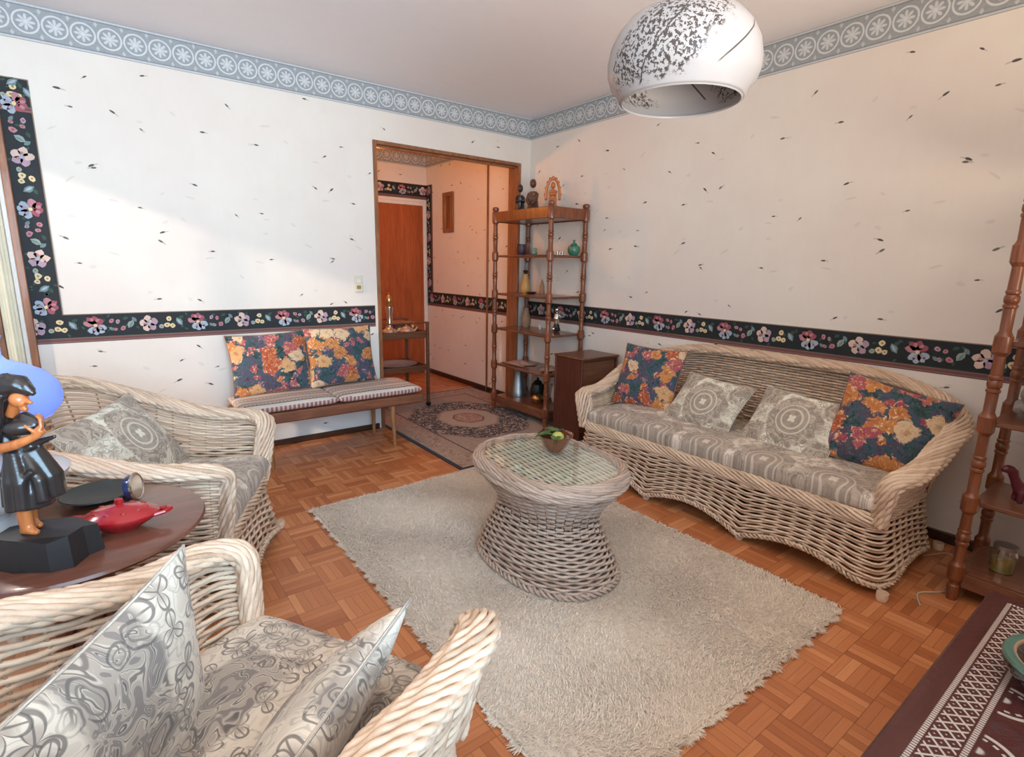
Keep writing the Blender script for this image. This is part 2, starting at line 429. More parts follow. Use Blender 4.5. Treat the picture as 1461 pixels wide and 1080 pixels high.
def mk_stripe():
    t = T('woven_stripe_ticking'); u, v, _ = t.uv()
    k = t.noise(t.vec(u * 4, v * 30), 1, 2)
    p = v / .40
    col = t.ramp((p * 3).fract() + (k - .5) * .05, [(0, (0.66, 0.58, 0.50)), (.10, (0.66, 0.58, 0.50)), (.12, (0.14, 0.11, 0.10)), (.16, (0.60, 0.50, 0.43)), (.30, (0.31, 0.16, 0.14)), (.34, (0.70, 0.60, 0.53)), (.5, (0.43, 0.35, 0.29)), (.53, (0.70, 0.61, 0.54)), (.66, (0.19, 0.14, 0.12)), (.70, (0.60, 0.48, 0.43)), (.86, (0.41, 0.24, 0.22)), (.90, (0.66, 0.56, 0.50))])
    dots = ((u / .022).fract() - .5).abs().step(.2, .3) * (((p * 3).fract() - .42).abs().step(.07, .04))
    col = t.mix(dots * .7, col, (0.18, 0.12, 0.11))
    return t.pbr(col, .9, 0, t.bump(t.noise(t.vec(u * 500, v * 500), 1, 1), .15, .001), .1)
M['stripe'] = mk_stripe()
def mk_stripe_edge():
    t = T('woven_pink_check_edge'); u, v, _ = t.uv()
    ck = ((u / .026).fract() - .5).abs().step(.18, .26)
    col = t.mix(ck, (.60, .48, .42), (.34, .15, .14))
    z = S(t, t.tc().outputs['Object']) if False else None
    return t.pbr(col, .9, 0, None, .1)
M['stripe_edge'] = mk_stripe_edge()
M['pad_white'] = plain('pad_white_band', (.62, .56, .50), .9); M['pad_black'] = plain('pad_dark_band', (.05, .05, .055), .9)
def mk_persian():
    t = T('persian_rug_medallion'); u, v, _ = t.uv()      # 0..1 both, u along x, v along y
    W, L = 1.36, 1.98
    x, y = (u - .5) * W, (v - .5) * L
    q = t.noise(t.vec(x, y), 9, 2, .5, 0, True); qx, qy, _ = t.sep(q)
    n = t.noise(t.vec(x + qx * .1, y + qy * .1), 17, 2, .5, .6)
    scroll = ((n * 5).fract() - .5).abs().step(.19, .09)
    fine = t.noise(t.vec(x, y), 60, 3, .6)
    th = t.math('ARCTAN2', y, x); r = (x * x + y * y * .72).sqrt() * (1 + (th * 8).cos() * .03)
    col = t.mix(fine, (.30, .20, .15), (.42, .31, .235))
    col = t.mix(scroll * .35, col, (.22, .11, .09))
    band = r.step(.50, .46) * r.step(.235, .26)
    dark = t.mix(scroll, (.045, .03, .03), (.44, .32, .245)); col = t.mix(band, col, dark)
    inner = r.step(.24, .22); col = t.mix(inner, col, t.mix(fine, (.37, .28, .21), (.47, .36, .28)))
    col = t.mix(r.step(.12, .10), col, t.mix(scroll, (.36, .17, .13), (.45, .34, .27)))
    col = t.mix((r - .12).abs().step(.012, .006), col, (.18, .08, .07))
    e = (.5 * W - x.abs()).min(.5 * L - y.abs())
    bord = e.step(.24, .23); bc = t.mix(scroll, (.36, .235, .18), (.26, .13, .11))
    bc = t.mix(((n * 3).fract() > .6) * .5, bc, (.42, .34, .20)); col = t.mix(bord * .75, col, bc)
    col = t.mix((e - .235).abs().step(.010, .005), col, (.10, .06, .06))
    col = t.mix(e.step(.030, .024), col, (.018, .016, .03))
    return t.pbr(col, .95, 0, t.bump(fine, .4, .004), .1, 0, .15)
M['persian'] = mk_persian()
def mk_shag(name, a, b):
    t = T(name); x, y, z = t.obj(); r = t.rand(); n = t.noise(t.vec(x, y, z), 5, 3)
    return t.pbr(t.mix((r * .6 + n * .5).step(.2, .85), a, b), .9, 0, None, .15, 0, .2)
M['shag'] = mk_shag('shag_cream_wool', (0.616, 0.506, 0.396), (0.814, 0.704, 0.583))
M['shag_edge'] = plain('rug_dark_backing', (.10, .07, .055), .9)
M['bench'] = wood('wood_teak_bench', (.15, .055, .03), (.27, .105, .055), .35, 'x')
M['legwood'] = wood('wood_teak_leg', (.26, .11, .04), (.42, .21, .09), .35, 'z')
M['shelf'] = wood('wood_cherry_turned', (.13, .036, .014), (.27, .085, .032), .30, 'z', coat=.35)
M['shelfboard'] = wood('wood_cherry_board', (.12, .04, .02), (.22, .085, .042), .28, 'y', coat=.35)
M['trolley'] = wood('wood_trolley_brown', (.11, .042, .02), (.20, .082, .042), .35, 'x')
M['cabinet'] = wood('wood_mahogany_veneer', (.062, .018, .011), (.115, .034, .02), .4, 'z', coat=.15)
M['door'] = wood('wood_door_orange', (.30, .068, .018), (.46, .125, .035), .35, 'z', .5)
M['casing'] = wood('wood_casing_brown', (0.196, 0.077, 0.035), (0.364, 0.154, 0.070), .4, 'z')
M['base'] = wood('wood_baseboard_dark', (.035, .014, .008), (.07, .028, .014), .4, 'x')
M['sidetable'] = wood('wood_walnut_round', (.115, .042, .026), (.20, .078, .05), .28, 'x', .7, coat=.3)
M['ebony'] = plain('carved_ebony', (.022, .019, .019), .28, spec=.6, coat=.3)
M['ebony_base'] = plain('carved_ebony_plinth', (.020, .019, .020), .5)
M['rosewood'] = wood('carved_orange_wood', (.40, .11, .03), (.62, .22, .07), .3, 'z', coat=.3)
M['silver'] = plain('silver_metal', (.72, .70, .66), .22, 1.); M['pewter'] = plain('dull_pewter', (.36, .37, .37), .42, 1.)
M['brass'] = plain('old_brass', (.55, .40, .18), .35, 1.); M['copper'] = plain('copper_silver', (.66, .54, .46), .28, .75)
M['cream_paint'] = plain('cream_gloss_paint', (.78, .73, .56), .4); M['white_paint'] = plain('white_gloss_paint', (.78, .74, .68), .4)
M['red'] = plain('red_lacquer_glaze', (.36, .010, .014), .2, spec=.6, coat=.5)
M['jade'] = plain('green_glaze', (.05, .20, .13), .2, coat=.4); M['mint'] = plain('mint_glaze', (.20, .36, .28), .25, coat=.4)
M['darkglaze'] = plain('dark_brown_glaze', (.028, .020, .017), .15, coat=.5); M['black'] = plain('black_plastic', (.012, .012, .013), .4)
M['plum'] = plain('dark_plum_pottery', (.05, .028, .045), .4); M['ochre'] = plain('ochre_gourd', (.55, .30, .09), .4)
M['cream_clay'] = plain('cream_porcelain', (.68, .62, .54), .35); M['stone'] = plain('grey_stone', (.22, .215, .20), .6, var=.5)
M['tan_clay'] = plain('tan_clay', (.34, .20, .12), .6); M['maroon'] = plain('maroon_carving', (.10, .015, .025), .35)
M['switch'] = plain('switch_ivory', (.70, .66, .54), .4); M['gilt'] = plain('gilt_frame', (.42, .24, .09), .35, .6)
M['picture'] = wood('picture_brown', (.10, .035, .015), (.32, .14, .05), .6, 'z', .8)
M['lime'] = plain('yellow_green_fruit', (.42, .42, .10), .45); M['leafgreen'] = plain('glossy_green_leaf', (.06, .13, .035), .35)
M['cable'] = plain('cable_cream', (.55, .48, .38), .5); M['chimney'] = plain('white_opal', (.75, .78, .80), .3)
M['amber'] = plain('amber_glass', (.62, .27, .05), .2, coat=.4); M['bluedark'] = plain('dark_blue_enamel', (.02, .03, .10), .2, coat=.5)
def mk_lace():
    t = T('white_lace_cloth'); u, v, _ = t.uv(); x, y, z = t.obj()
    n = t.noise(t.vec(x, y, z), 60, 3, .6, 1.)
    return t.pbr(t.mix(n.step(.4, .6), (.38, .35, .32), (.74, .70, .64)), .9, 0, t.bump(n, .4, .004), .1)
M['lace'] = mk_lace()
def mk_glass(name, tint, gloss=.04, rough=.02):
    t = T(name)
    tr = t.node('ShaderNodeBsdfTransparent'); t.set(tr.inputs[0], tint)
    gl = t.node('ShaderNodeBsdfGlossy'); t.set(gl.inputs['Roughness'], rough); t.set(gl.inputs[0], (1, 1, 1))
    fr = t.node('ShaderNodeLayerWeight'); fr.inputs[0].default_value = .5
    mx = t.node('ShaderNodeMixShader'); f = (S(t, fr.outputs['Facing']) ** 4.) * .55 + gloss
    t.set(mx.inputs[0], f.min(1.)); t.nt.links.new(tr.outputs[0], mx.inputs[1]); t.nt.links.new(gl.outputs[0], mx.inputs[2])
    return t.out(mx.outputs[0])
M['glass'] = mk_glass('table_glass', (.965, .98, .97), .07); M['glass_edge'] = plain('green_glass_edge', (.045, .10, .085), .1, coat=.5)
M['glass_amber'] = mk_glass('amber_bowl_glass', (.55, .27, .12), .12); M['glass_clear'] = mk_glass('clear_glass', (.85, .82, .78), .15)
def mk_opal(name, col, tl=.45, pattern=False):
    t = T(name); c = col
    if pattern:
        x, y, z = t.obj(); th = t.math('ARCTAN2', y, x); v = t.vec(x, y, z)
        sp = t.noise(v, 115, 2, .6, .4); sp2 = t.noise(v, 40, 2, .5)
        msk = None
        for a0, w, z0, h, sl in ((-2.74, .70, .0, .100, 4.0), (-.25, .50, .0, .085, 3.), (1.75, .50, .0, .085, 3.5)):
            d = t.math('WRAP', th - a0, PI, -PI) - (z - z0) * sl
            k = ((d / w).abs().max(((z - z0) / h).abs()) + (sp2 - .5) * .7).step(1.02, .80)
            msk = k if msk is None else msk.max(k)
            br = (d + (sp2 - .5) * .12).abs().step(.022, .008) * ((z - z0) / h).abs().step(1.05, .95)
            br = br.max((d - w * 1.55 - (z - z0) * 1.5).abs().step(.020, .010) * ((z - z0 + .01) / (h * .62)).abs().step(1.05, .9))
            brm = br if a0 == -2.74 else brm.max(br)
        dots = sp.step(.49, .55) * msk * .9
        ink = dots.max(brm * .9)
        c = t.mix(ink, col, (.05, .032, .028))
    d = t.pbr(c, .28, 0, None, .4, finish=False)
    tr = t.node('ShaderNodeBsdfTranslucent'); t.set(tr.inputs[0], c)
    mx = t.node('ShaderNodeMixShader'); mx.inputs[0].default_value = tl
    t.nt.links.new(d, mx.inputs[1]); t.nt.links.new(tr.outputs[0], mx.inputs[2])
    return t.out(mx.outputs[0])
M['opal'] = mk_opal('milk_glass_branch_print', (.54, .515, .51), .35, True)
M['opal_plain'] = mk_opal('milk_glass', (.54, .515, .51), .35)
M['blueglass'] = mk_opal('blue_opal_glass', (.40, .54, .92), .6)
M['opal_base'] = mk_opal('white_opal_font', (.66, .65, .64), .2)
def mk_inlay():
    t = T('carved_inlay_top'); u, v, _ = t.uv()   # metres in table frame, v = distance from the far-left edge
    e = v
    x = u
    def band(a, b): return e.step(a - .0012, a + .0012) * e.step(b + .0012, b - .0012)
    wood_c = t.mix(t.noise(t.vec(x * 4, v * 40), 1, 3), (.055, .016, .014), (.10, .03, .026))
    white = (.62, .56, .50)
    col = wood_c
    tick = ((x / .0075).fract() - .5).abs().step(.18, .30)
    col = t.mix(band(.040, .049) * (tick * .75 + .15), col, white)
    col = t.mix(band(.104, .113) * (tick * .75 + .15), col, white)
    a1 = ((x / .030 + e / .030).fract() - .5).abs(); a2 = ((x / .030 - e / .030).fract() - .5).abs()
    lat = a1.step(.13, .07).max(a2.step(.13, .07)); dot = a1.step(.40, .46) * a2.step(.40, .46)
    col = t.mix(band(.053, .100) * lat.max(dot) * .8, col, white)
    n = t.noise(t.vec(x, v), 16, 3, .55, 1.2); sw = ((n * 5).fract() - .5).abs().step(.12, .05)
    field = e.step(.118, .122)
    fcol = t.mix(n, (.05, .012, .012), (.115, .035, .03)); fcol = t.mix(sw * .4, fcol, (.05, .055, .065))
    # white scallop motifs along the inner side of the band
    su = ((x / .20).fract() - .5) * .20; sv = e - .118
    rr = (su * su * 1.3 + sv * sv).sqrt(); sc = (rr - .060).abs().step(.006, .003).max((rr - .045).abs().step(.004, .002) * ((t.math('ARCTAN2', sv, su) * 14).sin() > 0)).max(rr.step(.015, .008))
    fcol = t.mix(sc * .8, fcol, white)
    col = t.mix(field, col, fcol)
    return t.pbr(col, .35, 0, t.bump(lat, .15, .002), .4, .15)
M['inlay'] = mk_inlay()
M['carved'] = wood('wood_carved_dark_red', (.06, .018, .016), (.10, .032, .028), .35, 'x', coat=.2)

# ------------------------------------------------------------------ room shell
H = 2.465
XL, YN = -4.35, -4.75          # left and near (window) walls
def wall(name, boxes, mat, smooth=None):
    m = MB()
    for b in boxes: m.box(*b, b=.0005)
    return struct(m.build(name, mat, smooth=smooth))
wall('floor', [(XL - .1, .1, YN - .1, 2.0, -.1, 0)], M['parquet'])
wall('ceiling', [(XL - .1, .1, YN - .1, 2.0, H, H + .1)], M['ceiling'])
WT = .12
OX0, OX1, OZ = -4.30, -3.385, 1.93      # opening at the left end
DX0, DX1, DZ = -1.425, -.112, 2.095     # doorway to the hall
wall('wall_left', [(XL, OX0, 0, WT, 0, H), (OX0, OX1, 0, WT, OZ, H), (OX1, DX0, 0, WT, 0, H), (DX0, DX1, 0, WT, DZ, H), (DX1, 0, 0, WT, 0, H)], M['paper'])
wall('wall_right', [(0, .1, YN, WT, 0, H)], M['paper'])
wall('wall_hall_right', [(-.03, .1, WT, 1.8, 0, H)], M['paper'])
wall('wall_hall_far', [(-2.0, -.90, 1.8, 1.9, 0, H), (-.90, -.045, 1.8, 1.9, 1.925, H), (-.045, .1, 1.8, 1.9, 0, H)], M['paper'])
wall('wall_hall_left', [(-2.1, -2.0, WT, 1.9, 0, H)], M['paper'])
# the near wall and the outer side wall carry the windows that light the room
WZ0, WZ1 = .75, 2.2
wall('wall_near', [(XL, 0, YN - .1, YN, 0, WZ0), (XL, 0, YN - .1, YN, WZ1, H), (XL, -4.1, YN - .1, YN, WZ0, WZ1), (-.7, 0, YN - .1, YN, WZ0, WZ1)], M['paper'])
wall('wall_side', [(XL - .1, XL, YN, WT, 0, .5), (XL - .1, XL, YN, WT, 2.17, H), (XL - .1, XL, YN, -.95, .5, 2.17), (XL - .1, XL, -.25, WT, .5, 2.17)], M['paper'])
def window(name, x0, x1, y0, y1, z0, z1, axis):
    e = bpy.data.objects.new(name, None); COL.objects.link(e); struct(e)
    m = MB(); f = .05
    if axis == 'x':
        for a, b in ((x0, x0 + f), (x1 - f, x1), ((x0 + x1) / 2 - .025, (x0 + x1) / 2 + .025)): m.box(a, b, y0, y1, z0, z1)
        m.box(x0, x1, y0, y1, z0, z0 + f); m.box(x0, x1, y0, y1, z1 - f, z1)
    else:
        for a, b in ((y0, y0 + f), (y1 - f, y1), ((y0 + y1) / 2 - .025, (y0 + y1) / 2 + .025)): m.box(x0, x1, a, b, z0, z1)
        m.box(x0, x1, y0, y1, z0, z0 + f); m.box(x0, x1, y0, y1, z1 - f, z1)
    m.build('window_frame', M['white_paint'], e)
window('window_1', -4.1, -.7, YN - .07, YN - .02, WZ0, WZ1, 'x')
window('window_2', XL - .07, XL - .02, -.95, -.25, .5, 2.17, 'y')
# baseboards
def bb(name, *b): m = MB(); m.box(*b, b=.004); struct(m.build(name, M['base']))
bb('baseboard_left', OX1 + .03, DX0 - .02, -.014, 0, 0, .042)
bb('baseboard_right', -.016, 0, YN, 0, 0, .052)
bb('baseboard_corner', DX1 + .02, -.016, -.014, 0, 0, .05)
bb('baseboard_hall', -.045, -.03, WT, 1.8, 0, .052)
# ceiling border strips
def cornice(name, P0, U, L, u0=0.):
    z0, z1 = 2.2955, H; U = np.array(U, float); N = np.cross(U, (0, 0, 1)); P0 = np.array(P0, float) + N * .0015
    v = [P0 + (0, 0, z0), P0 + U * L + (0, 0, z0), P0 + U * L + (0, 0, z1), P0 + (0, 0, z1)]
    back = [p - N * .003 for p in v]; uv = [(u0, 0), (u0 + L, 0), (u0 + L, 1), (u0, 1)]
    m = MB(); m.add(v + back, [(0, 1, 2, 3), (4, 7, 6, 5), (0, 4, 5, 1), (1, 5, 6, 2), (2, 6, 7, 3), (3, 7, 4, 0)], uv + uv)
    struct(m.build(name, M['cornice'], smooth=None))
cornice('trim_1', (XL, 0, 0), (1, 0, 0), -XL, .03)
cornice('trim_2', (0, 0, 0), (0, -1, 0), -YN, .03)
cornice('trim_3', (-2.0, 1.8, 0), (1, 0, 0), 1.97, .0)
cornice('trim_4', (-.03, 1.8, 0), (0, -1, 0), 1.68, .0)

def blob(c, a, b, rot, k=10, wob=.12):
    th = np.linspace(0, 2 * PI, k, endpoint=False) + random.random()
    r = 1 + wob * np.array([random.uniform(-1, 1) for _ in range(k)])
    x, y = a * r * np.cos(th), b * r * np.sin(th)
    return np.stack([c[0] + x * math.cos(rot) - y * math.sin(rot), c[1] + x * math.sin(rot) + y * math.cos(rot)], 1)
def leafs(c, L, w, rot):
    p = [(0, 0), (.3, .8), (.6, .9), (1, 0), (.65, -.75), (.3, -.7)]
    return np.array([(c[0] + (a * L) * math.cos(rot) - b * w * math.sin(rot), c[1] + (a * L) * math.sin(rot) + b * w * math.cos(rot)) for a, b in p])
def band(name, O, U, V, L, phase=0., h=.157, strip=True, tan0=0.):
    O, U, V = (np.array(k, float) for k in (O, U, V)); N = np.cross(U, V)
    m = MB()
    def quad(u0, u1, v0, v1, mat, n=.001):
        p = [O + U * a + V * b + N * n for a, b in ((u0, v0), (u1, v0), (u1, v1), (u0, v1))]; m.add(p, [(0, 1, 2, 3)], None, mat)
    def poly(pts, mat, n):
        if pts[:, 0].min() < 0.0 or pts[:, 0].max() > L: 
            pts = np.c_[np.clip(pts[:, 0], 0, L), pts[:, 1]]
            if np.ptp(pts[:, 0]) < .002: return
        pts = np.c_[pts[:, 0], np.clip(pts[:, 1], .032, h - .005)]
        m.add([O + U * a + V * b + N * n for a, b in pts], [tuple(range(len(pts)))], None, mat)
    quad(0, L, .0 if strip else .026, h, 0)
    if strip:
        quad(0, L, .001, .027, 1, .0014); quad(0, L, .0055, .0085, 2, .0016); quad(0, L, .0235, .0255, 2, .0016); quad(0, L, .027, .030, 9, .0016)
    quad(tan0, L, h - .0045, h - .0005, 2, .0014)
    P = .503; c = .090
    for k in range(-1, int(L / P) + 2):
        b = phase + k * P
        # crimson and blue bloom
        for a_ in (.5, 1.35, 2.2, 3.0): poly(blob((b + .026 * math.cos(a_) - .004, c + .006 + .026 * math.sin(a_)), .022, .017, a_, 9, .18), 5 if a_ < 2.8 else 10, .0018)
        for a_ in (.9, 1.9): poly(blob((b + .026 * math.cos(a_) - .004, c + .008 + .026 * math.sin(a_)), .012, .008, a_, 7), 10, .0021)
        for a_ in (3.9, 4.6, 5.3, 6.0): poly(blob((b + .028 * math.cos(a_) + .004, c - .006 + .026 * math.sin(a_)), .022, .016, a_, 9, .15), 6, .0019)
        for a_ in (4.3, 5.6): poly(blob((b + .022 * math.cos(a_) + .004, c - .004 + .020 * math.sin(a_)), .010, .007, a_, 7), 4, .0022)
        poly(blob((b, c), .010, .009, 0, 8), 7, .0024)
        # buds and leaves after it
        for du, dv, s_ in ((.075, .025, .014), (.105, .018, .012), (.125, -.020, .016), (.088, -.024, .011)):
            poly(blob((b + du, c + dv), s_, s_ * .8, random.random() * 3, 8, .2), random.choice((10, 10, 4)), .0018); poly(blob((b + du, c + dv), s_ * .4, s_ * .4, 0, 6), 5, .0021)
        poly(leafs((b + .150, c - .020), .052, .017, 1.0), 11, .0018); poly(leafs((b + .155, c - .018), .040, .006, 1.05), 8, .0021)
        poly(leafs((b + .060, c - .012), .03, .010, -.7), 8, .0018); poly(leafs((b + .128, c + .030), .030, .010, .4), 9, .0018)
        # cream pink bloom
        q = b + .25
        for i in range(5):
            a_ = .4 + i * 2 * PI / 5; poly(blob((q + .025 * math.cos(a_), c + .025 * math.sin(a_)), .023, .020, a_, 9, .16), 3 if i not in (0, 4) else 4, .0018)
        for i in range(3):
            a_ = 1 + i * 2.1; poly(blob((q + .017 * math.cos(a_), c + .017 * math.sin(a_)), .010, .007, a_, 7), 10 if i else 3, .0021)
        poly(blob((q, c - .003), .010, .010, 0, 8), 6, .0024)
        for du, dv, s_ in ((.062, -.020, .013), (.090, -.012, .016), (.102, .024, .015), (.118, -.018, .014)):
            poly(blob((q + du, c + dv), s_, s_ * .95, 0, 8, .15), 7 if du > .08 else 11, .0018); poly(blob((q + du, c + dv), s_ * .35, s_ * .35, 0, 6), 2, .0021)
        poly(leafs((q + .140, c + .028), .055, .018, -1.0), 8, .0018); poly(leafs((q + .143, c + .022), .040, .007, -1.0), 6, .0021)
        poly(leafs((q + .150, c + .022), .034, .011, .5), 9, .0018); poly(leafs((q - .058, c + .014), .034, .012, 2.2), 8, .0018)
        for _ in range(14):
            poly(leafs((b + random.uniform(-.05, .45), c + random.uniform(-.045, .045)), .024, .007, random.random() * 6), 9, .0013)
    return struct(m.build(name, BAND, smooth=None))
ZB = .789
band('trim_5', (-3.362, 0, ZB), (1, 0, 0), (0, 0, 1), 3.362 + DX0 - .022, .26, tan0=.124)
band('trim_6', (0, 0, ZB), (0, -1, 0), (0, 0, 1), -YN, .447)
band('trim_7', (-3.390, -.0003, 2.113), (0, 0, -1), (1, 0, 0), 2.113 - ZB - .155, .12)
band('trim_8', (XL, -.0002, 1.956), (1, 0, 0), (0, 0, 1), 3.233 + .0 - 3.233 - XL - 3.233, .2)
band('trim_9', (-.03, 1.8, ZB), (0, -1, 0), (0, 0, 1), 1.68, .1)
band('trim_10', (-.03, 1.6665, ZB + .155), (0, 0, 1), (0, 1, 0), 2.11 - ZB - .155, .1)
band('trim_11', (-.95, 1.8, 1.955), (1, 0, 0), (0, 0, 1), .92, .12)
# doorway casing (front face strip, jamb lining)
m = MB()
cw = .024
m.box(DX0 - .002, DX0 + cw, -.016, WT + .01, 0, DZ + .001, .003); m.box(DX1 - cw, DX1 + .002, -.016, WT + .01, 0, DZ + .001, .003); m.box(DX0 + cw, DX1 - cw, -.016, WT + .01, DZ - cw, DZ + .001, .003)
m.box(DX0 + cw, DX0 + cw + .012, .02, .06, 0, DZ - cw, .002); m.box(DX0 + cw, DX1 - cw, .02, .06, DZ - cw - .014, DZ - cw, .002)
struct(m.build('trim_12', M['casing']))
m = MB(); m.box(-.046, -.03, .572, .590, 0, H - .17, .003); struct(m.build('trim_13', M['casing']))
# hall door
d = bpy.data.objects.new('door_1', None); COL.objects.link(d); struct(d)
m = MB(); m.box(-.865, -.085, 1.79, 1.835, .005, 1.885, .003); m.build('door_leaf', M['door'], d)
m = MB()
m.box(-.90, -.865, 1.78, 1.9, 0, 1.925, .004); m.box(-.085, -.045, 1.78, 1.9, 0, 1.925, .004); m.box(-.865, -.085, 1.78, 1.9, 1.885, 1.925, .004)
m.build('door_frame', M['white_paint'], d)
m = MB(); m.tube([(-.81, 1.79, .98), (-.81, 1.75, .98), (-.72, 1.745, .98)], .009, 8); m.lathe([(0, 0), (.022, .001), (.022, .008), (0, .009)], 16, M=Matrix.Translation((-.81, 1.79, .98)) @ Matrix.Rotation(PI / 2, 4, 'X')); m.build('door_handle', M['brass'], d)
# left opening: brown casing, cream ribbed post, glazed leaf and a pale lobby behind
d = bpy.data.objects.new('door_2', None); COL.objects.link(d); struct(d)
m = MB(); m.box(-3.390, -3.358, -.020, .10, 0, 1.955, .004); m.box(OX0, -3.390, -.020, .10, 1.925, 1.955, .004); m.build('door_casing', M['casing'], d)
m = MB(); m.box(-3.412, -3.390, -.010, .09, 0, 1.925, .004); m.build('door_lining', M['white_paint'], d)
m = MB()
for i in range(5): m.tube([(-3.420 - .0125 * i, -.022 + .012 * abs(i - 2) / 2, 0.0), (-3.420 - .0125 * i, -.022 + .012 * abs(i - 2) / 2, 1.92)], .0075, 8)
m.box(-3.478, -3.414, -.015, .07, 0, 1.92, .004); m.build('door_post', M['cream_paint'], d)
m = MB(); m.box(-3.515, -3.480, -.012, .06, 0, 1.92, .004); m.box(-4.28, -3.515, 0, .05, 1.86, 1.92, .004); m.box(-4.28, -3.515, 0, .05, 0, .12, .004); m.box(-4.28, -4.24, 0, .05, .12, 1.86, .004); m.build('door_leaf', M['casing'], d)
m = MB(); m.box(-4.24, -3.515, .022, .028, .12, 1.86, .001); m.build('door_pane', M['glass_clear'], d)
wall('wall_lobby', [(-4.5, -3.2, .75, .85, 0, H), (-3.3, -3.2, WT, .75, 0, H), (-4.5, -4.4, WT, .75, 0, H)], plain('lobby_paint', (.62, .55, .48), .8))

# light switch and hall picture
sw = empty('light_switch', 'small ivory light switch plate on the left wall beside the doorway', 'switch', (-1.569, 0, 1.102))
m = MB(); m.box(-.030, .030, -.010, 0, -.058, .058, .003); m.build('plate', M['switch'], sw)
m = MB(); m.box(-.016, .016, -.016, -.010, .008, .036, .002); m.build('rocker', M['white_paint'], sw)
m = MB(); m.box(-.016, .016, -.0135, -.010, -.036, -.010, .002); m.build('socket', M['brass'], sw)
pf = empty('picture_frame', 'small narrow gilt framed picture hanging in the hall', 'picture', (-.03, 1.31, 1.79))
a, b, th = .105, .205, .042
m = MB()
for y0, y1, z0, z1 in ((-a, -a + th, -b, b), (a - th, a, -b, b), (-a + th, a - th, -b, -b + th), (-a + th, a - th, b - th, b)): m.box(-.022, 0, y0, y1, z0, z1, .006)
m.build('frame', M['casing'], pf)
m = MB()
for y0, y1, z0, z1 in ((-a + th, -a + th + .014, -b + th, b - th), (a - th - .014, a - th, -b + th, b - th)): m.box(-.018, -.002, y0, y1, z0, z1, .003)
m.build('gilt_slip', M['gilt'], pf)
m = MB(); m.box(-.008, -.002, -a + th + .014, a - th - .014, -b + th, b - th, .001); m.build('canvas', M['picture'], pf)

# ------------------------------------------------------------------ wicker
def sstep(x): x = np.clip(x, 0, 1); return x * x * (3 - 2 * x)
class Loop:
    """rounded rectangle in plan, s runs from the front middle to the right, back, left"""
    def __init__(s, hw, hd, rf, rb):
        pts = []; nr = []
        def arc(cx, cy, r, a0, a1):
            for a in np.linspace(a0, a1, 24): pts.append((cx + r * math.cos(a), cy + r * math.sin(a))); nr.append((math.cos(a), math.sin(a)))
        pts.append((hd, 0)); nr.append((1, 0))
        arc(hd - rf, -hw + rf, rf, 0, -PI / 2); arc(-hd + rb, -hw + rb, rb, -PI / 2, -PI)
        arc(-hd + rb, hw - rb, rb, PI, PI / 2); arc(hd - rf, hw - rf, rf, PI / 2, 0)
        pts.append((hd, 0)); nr.append((1, 0))
        s.p = np.array(pts); s.nn = np.array(nr); s.l = np.r_[0, np.cumsum(np.hypot(*np.diff(s.p, axis=0).T))]; s.L = s.l[-1]
        s.sA = s.l[1 + 11]; s.sB = s.L - s.sA
    def at(s, q):
        q = np.mod(q, s.L + 1e-9)
        p = np.stack([np.interp(q, s.l, s.p[:, i]) for i in (0, 1)], -1); n = np.stack([np.interp(q, s.l, s.nn[:, i]) for i in (0, 1)], -1)
        return p, n / np.linalg.norm(n, axis=-1, keepdims=True)
def strand(mb, P, N, r, seg=5, m=0, closed=False, flat=1.):
    T_ = np.roll(P, -1, 0) - np.roll(P, 1, 0) if closed else np.gradient(P, axis=0)
    T_ /= np.linalg.norm(T_, axis=1)[:, None] + 1e-12
    B = np.cross(T_, N); B /= np.linalg.norm(B, axis=1)[:, None] + 1e-12; N2 = np.cross(B, T_)
    th = np.linspace(0, 2 * PI, seg, endpoint=False)
    V = P[:, None] + r * (np.cos(th)[None, :, None] * N2[:, None] * flat + np.sin(th)[None, :, None] * B[:, None])
    mb.ring(V, m, closed, not closed)
def rope(mb, P, N, a, b, K, pitch, r, closed=False, core=True, seg=6, wob=0.):
    """K strands twisted round a path: a = half width along N, b = half thickness"""
    T_ = np.roll(P, -1, 0) - np.roll(P, 1, 0) if closed else np.gradient(P, axis=0)
    T_ /= np.linalg.norm(T_, axis=1)[:, None] + 1e-12
    N = N - T_ * (N * T_).sum(1)[:, None]; N /= np.linalg.norm(N, axis=1)[:, None] + 1e-12
    B = np.cross(T_, N)
    l = np.r_[0, np.cumsum(np.linalg.norm(np.diff(P, axis=0), axis=1))]
    tot = l[-1] + (np.linalg.norm(P[0] - P[-1]) if closed else 0)
    if closed: pitch = tot / max(1, round(tot / pitch * K)) * K
    for k in range(K):
        ph = 2 * PI * k / K + 2 * PI * l / pitch
        w_ = 1 + wob * np.sin(2 * PI * l / .062 + PI * k)[:, None]
        Q = P + w_ * (a * np.cos(ph)[:, None] * N + b * np.sin(ph)[:, None] * B)
        O = np.cos(ph)[:, None] * N * b + np.sin(ph)[:, None] * B * a; O /= np.linalg.norm(O, axis=1)[:, None]
        if closed:
            # strands continue into each other, so close each one where it meets the next
            Q = np.vstack([Q, P[:1] + a * np.cos(2 * PI * k / K + 2 * PI * tot / pitch) * N[:1] + b * np.sin(2 * PI * k / K + 2 * PI * tot / pitch) * B[:1]])
            O = np.vstack([O, O[:1]])
        strand(mb, Q, O, r, seg)
    if core:
        th = np.linspace(0, 2 * PI, 10, endpoint=False)
        V = P[:, None] + .82 * (a * np.cos(th)[None, :, None] * N[:, None] + b * np.sin(th)[None, :, None] * B[:, None])
        mb.ring(V, 1, closed, not closed)
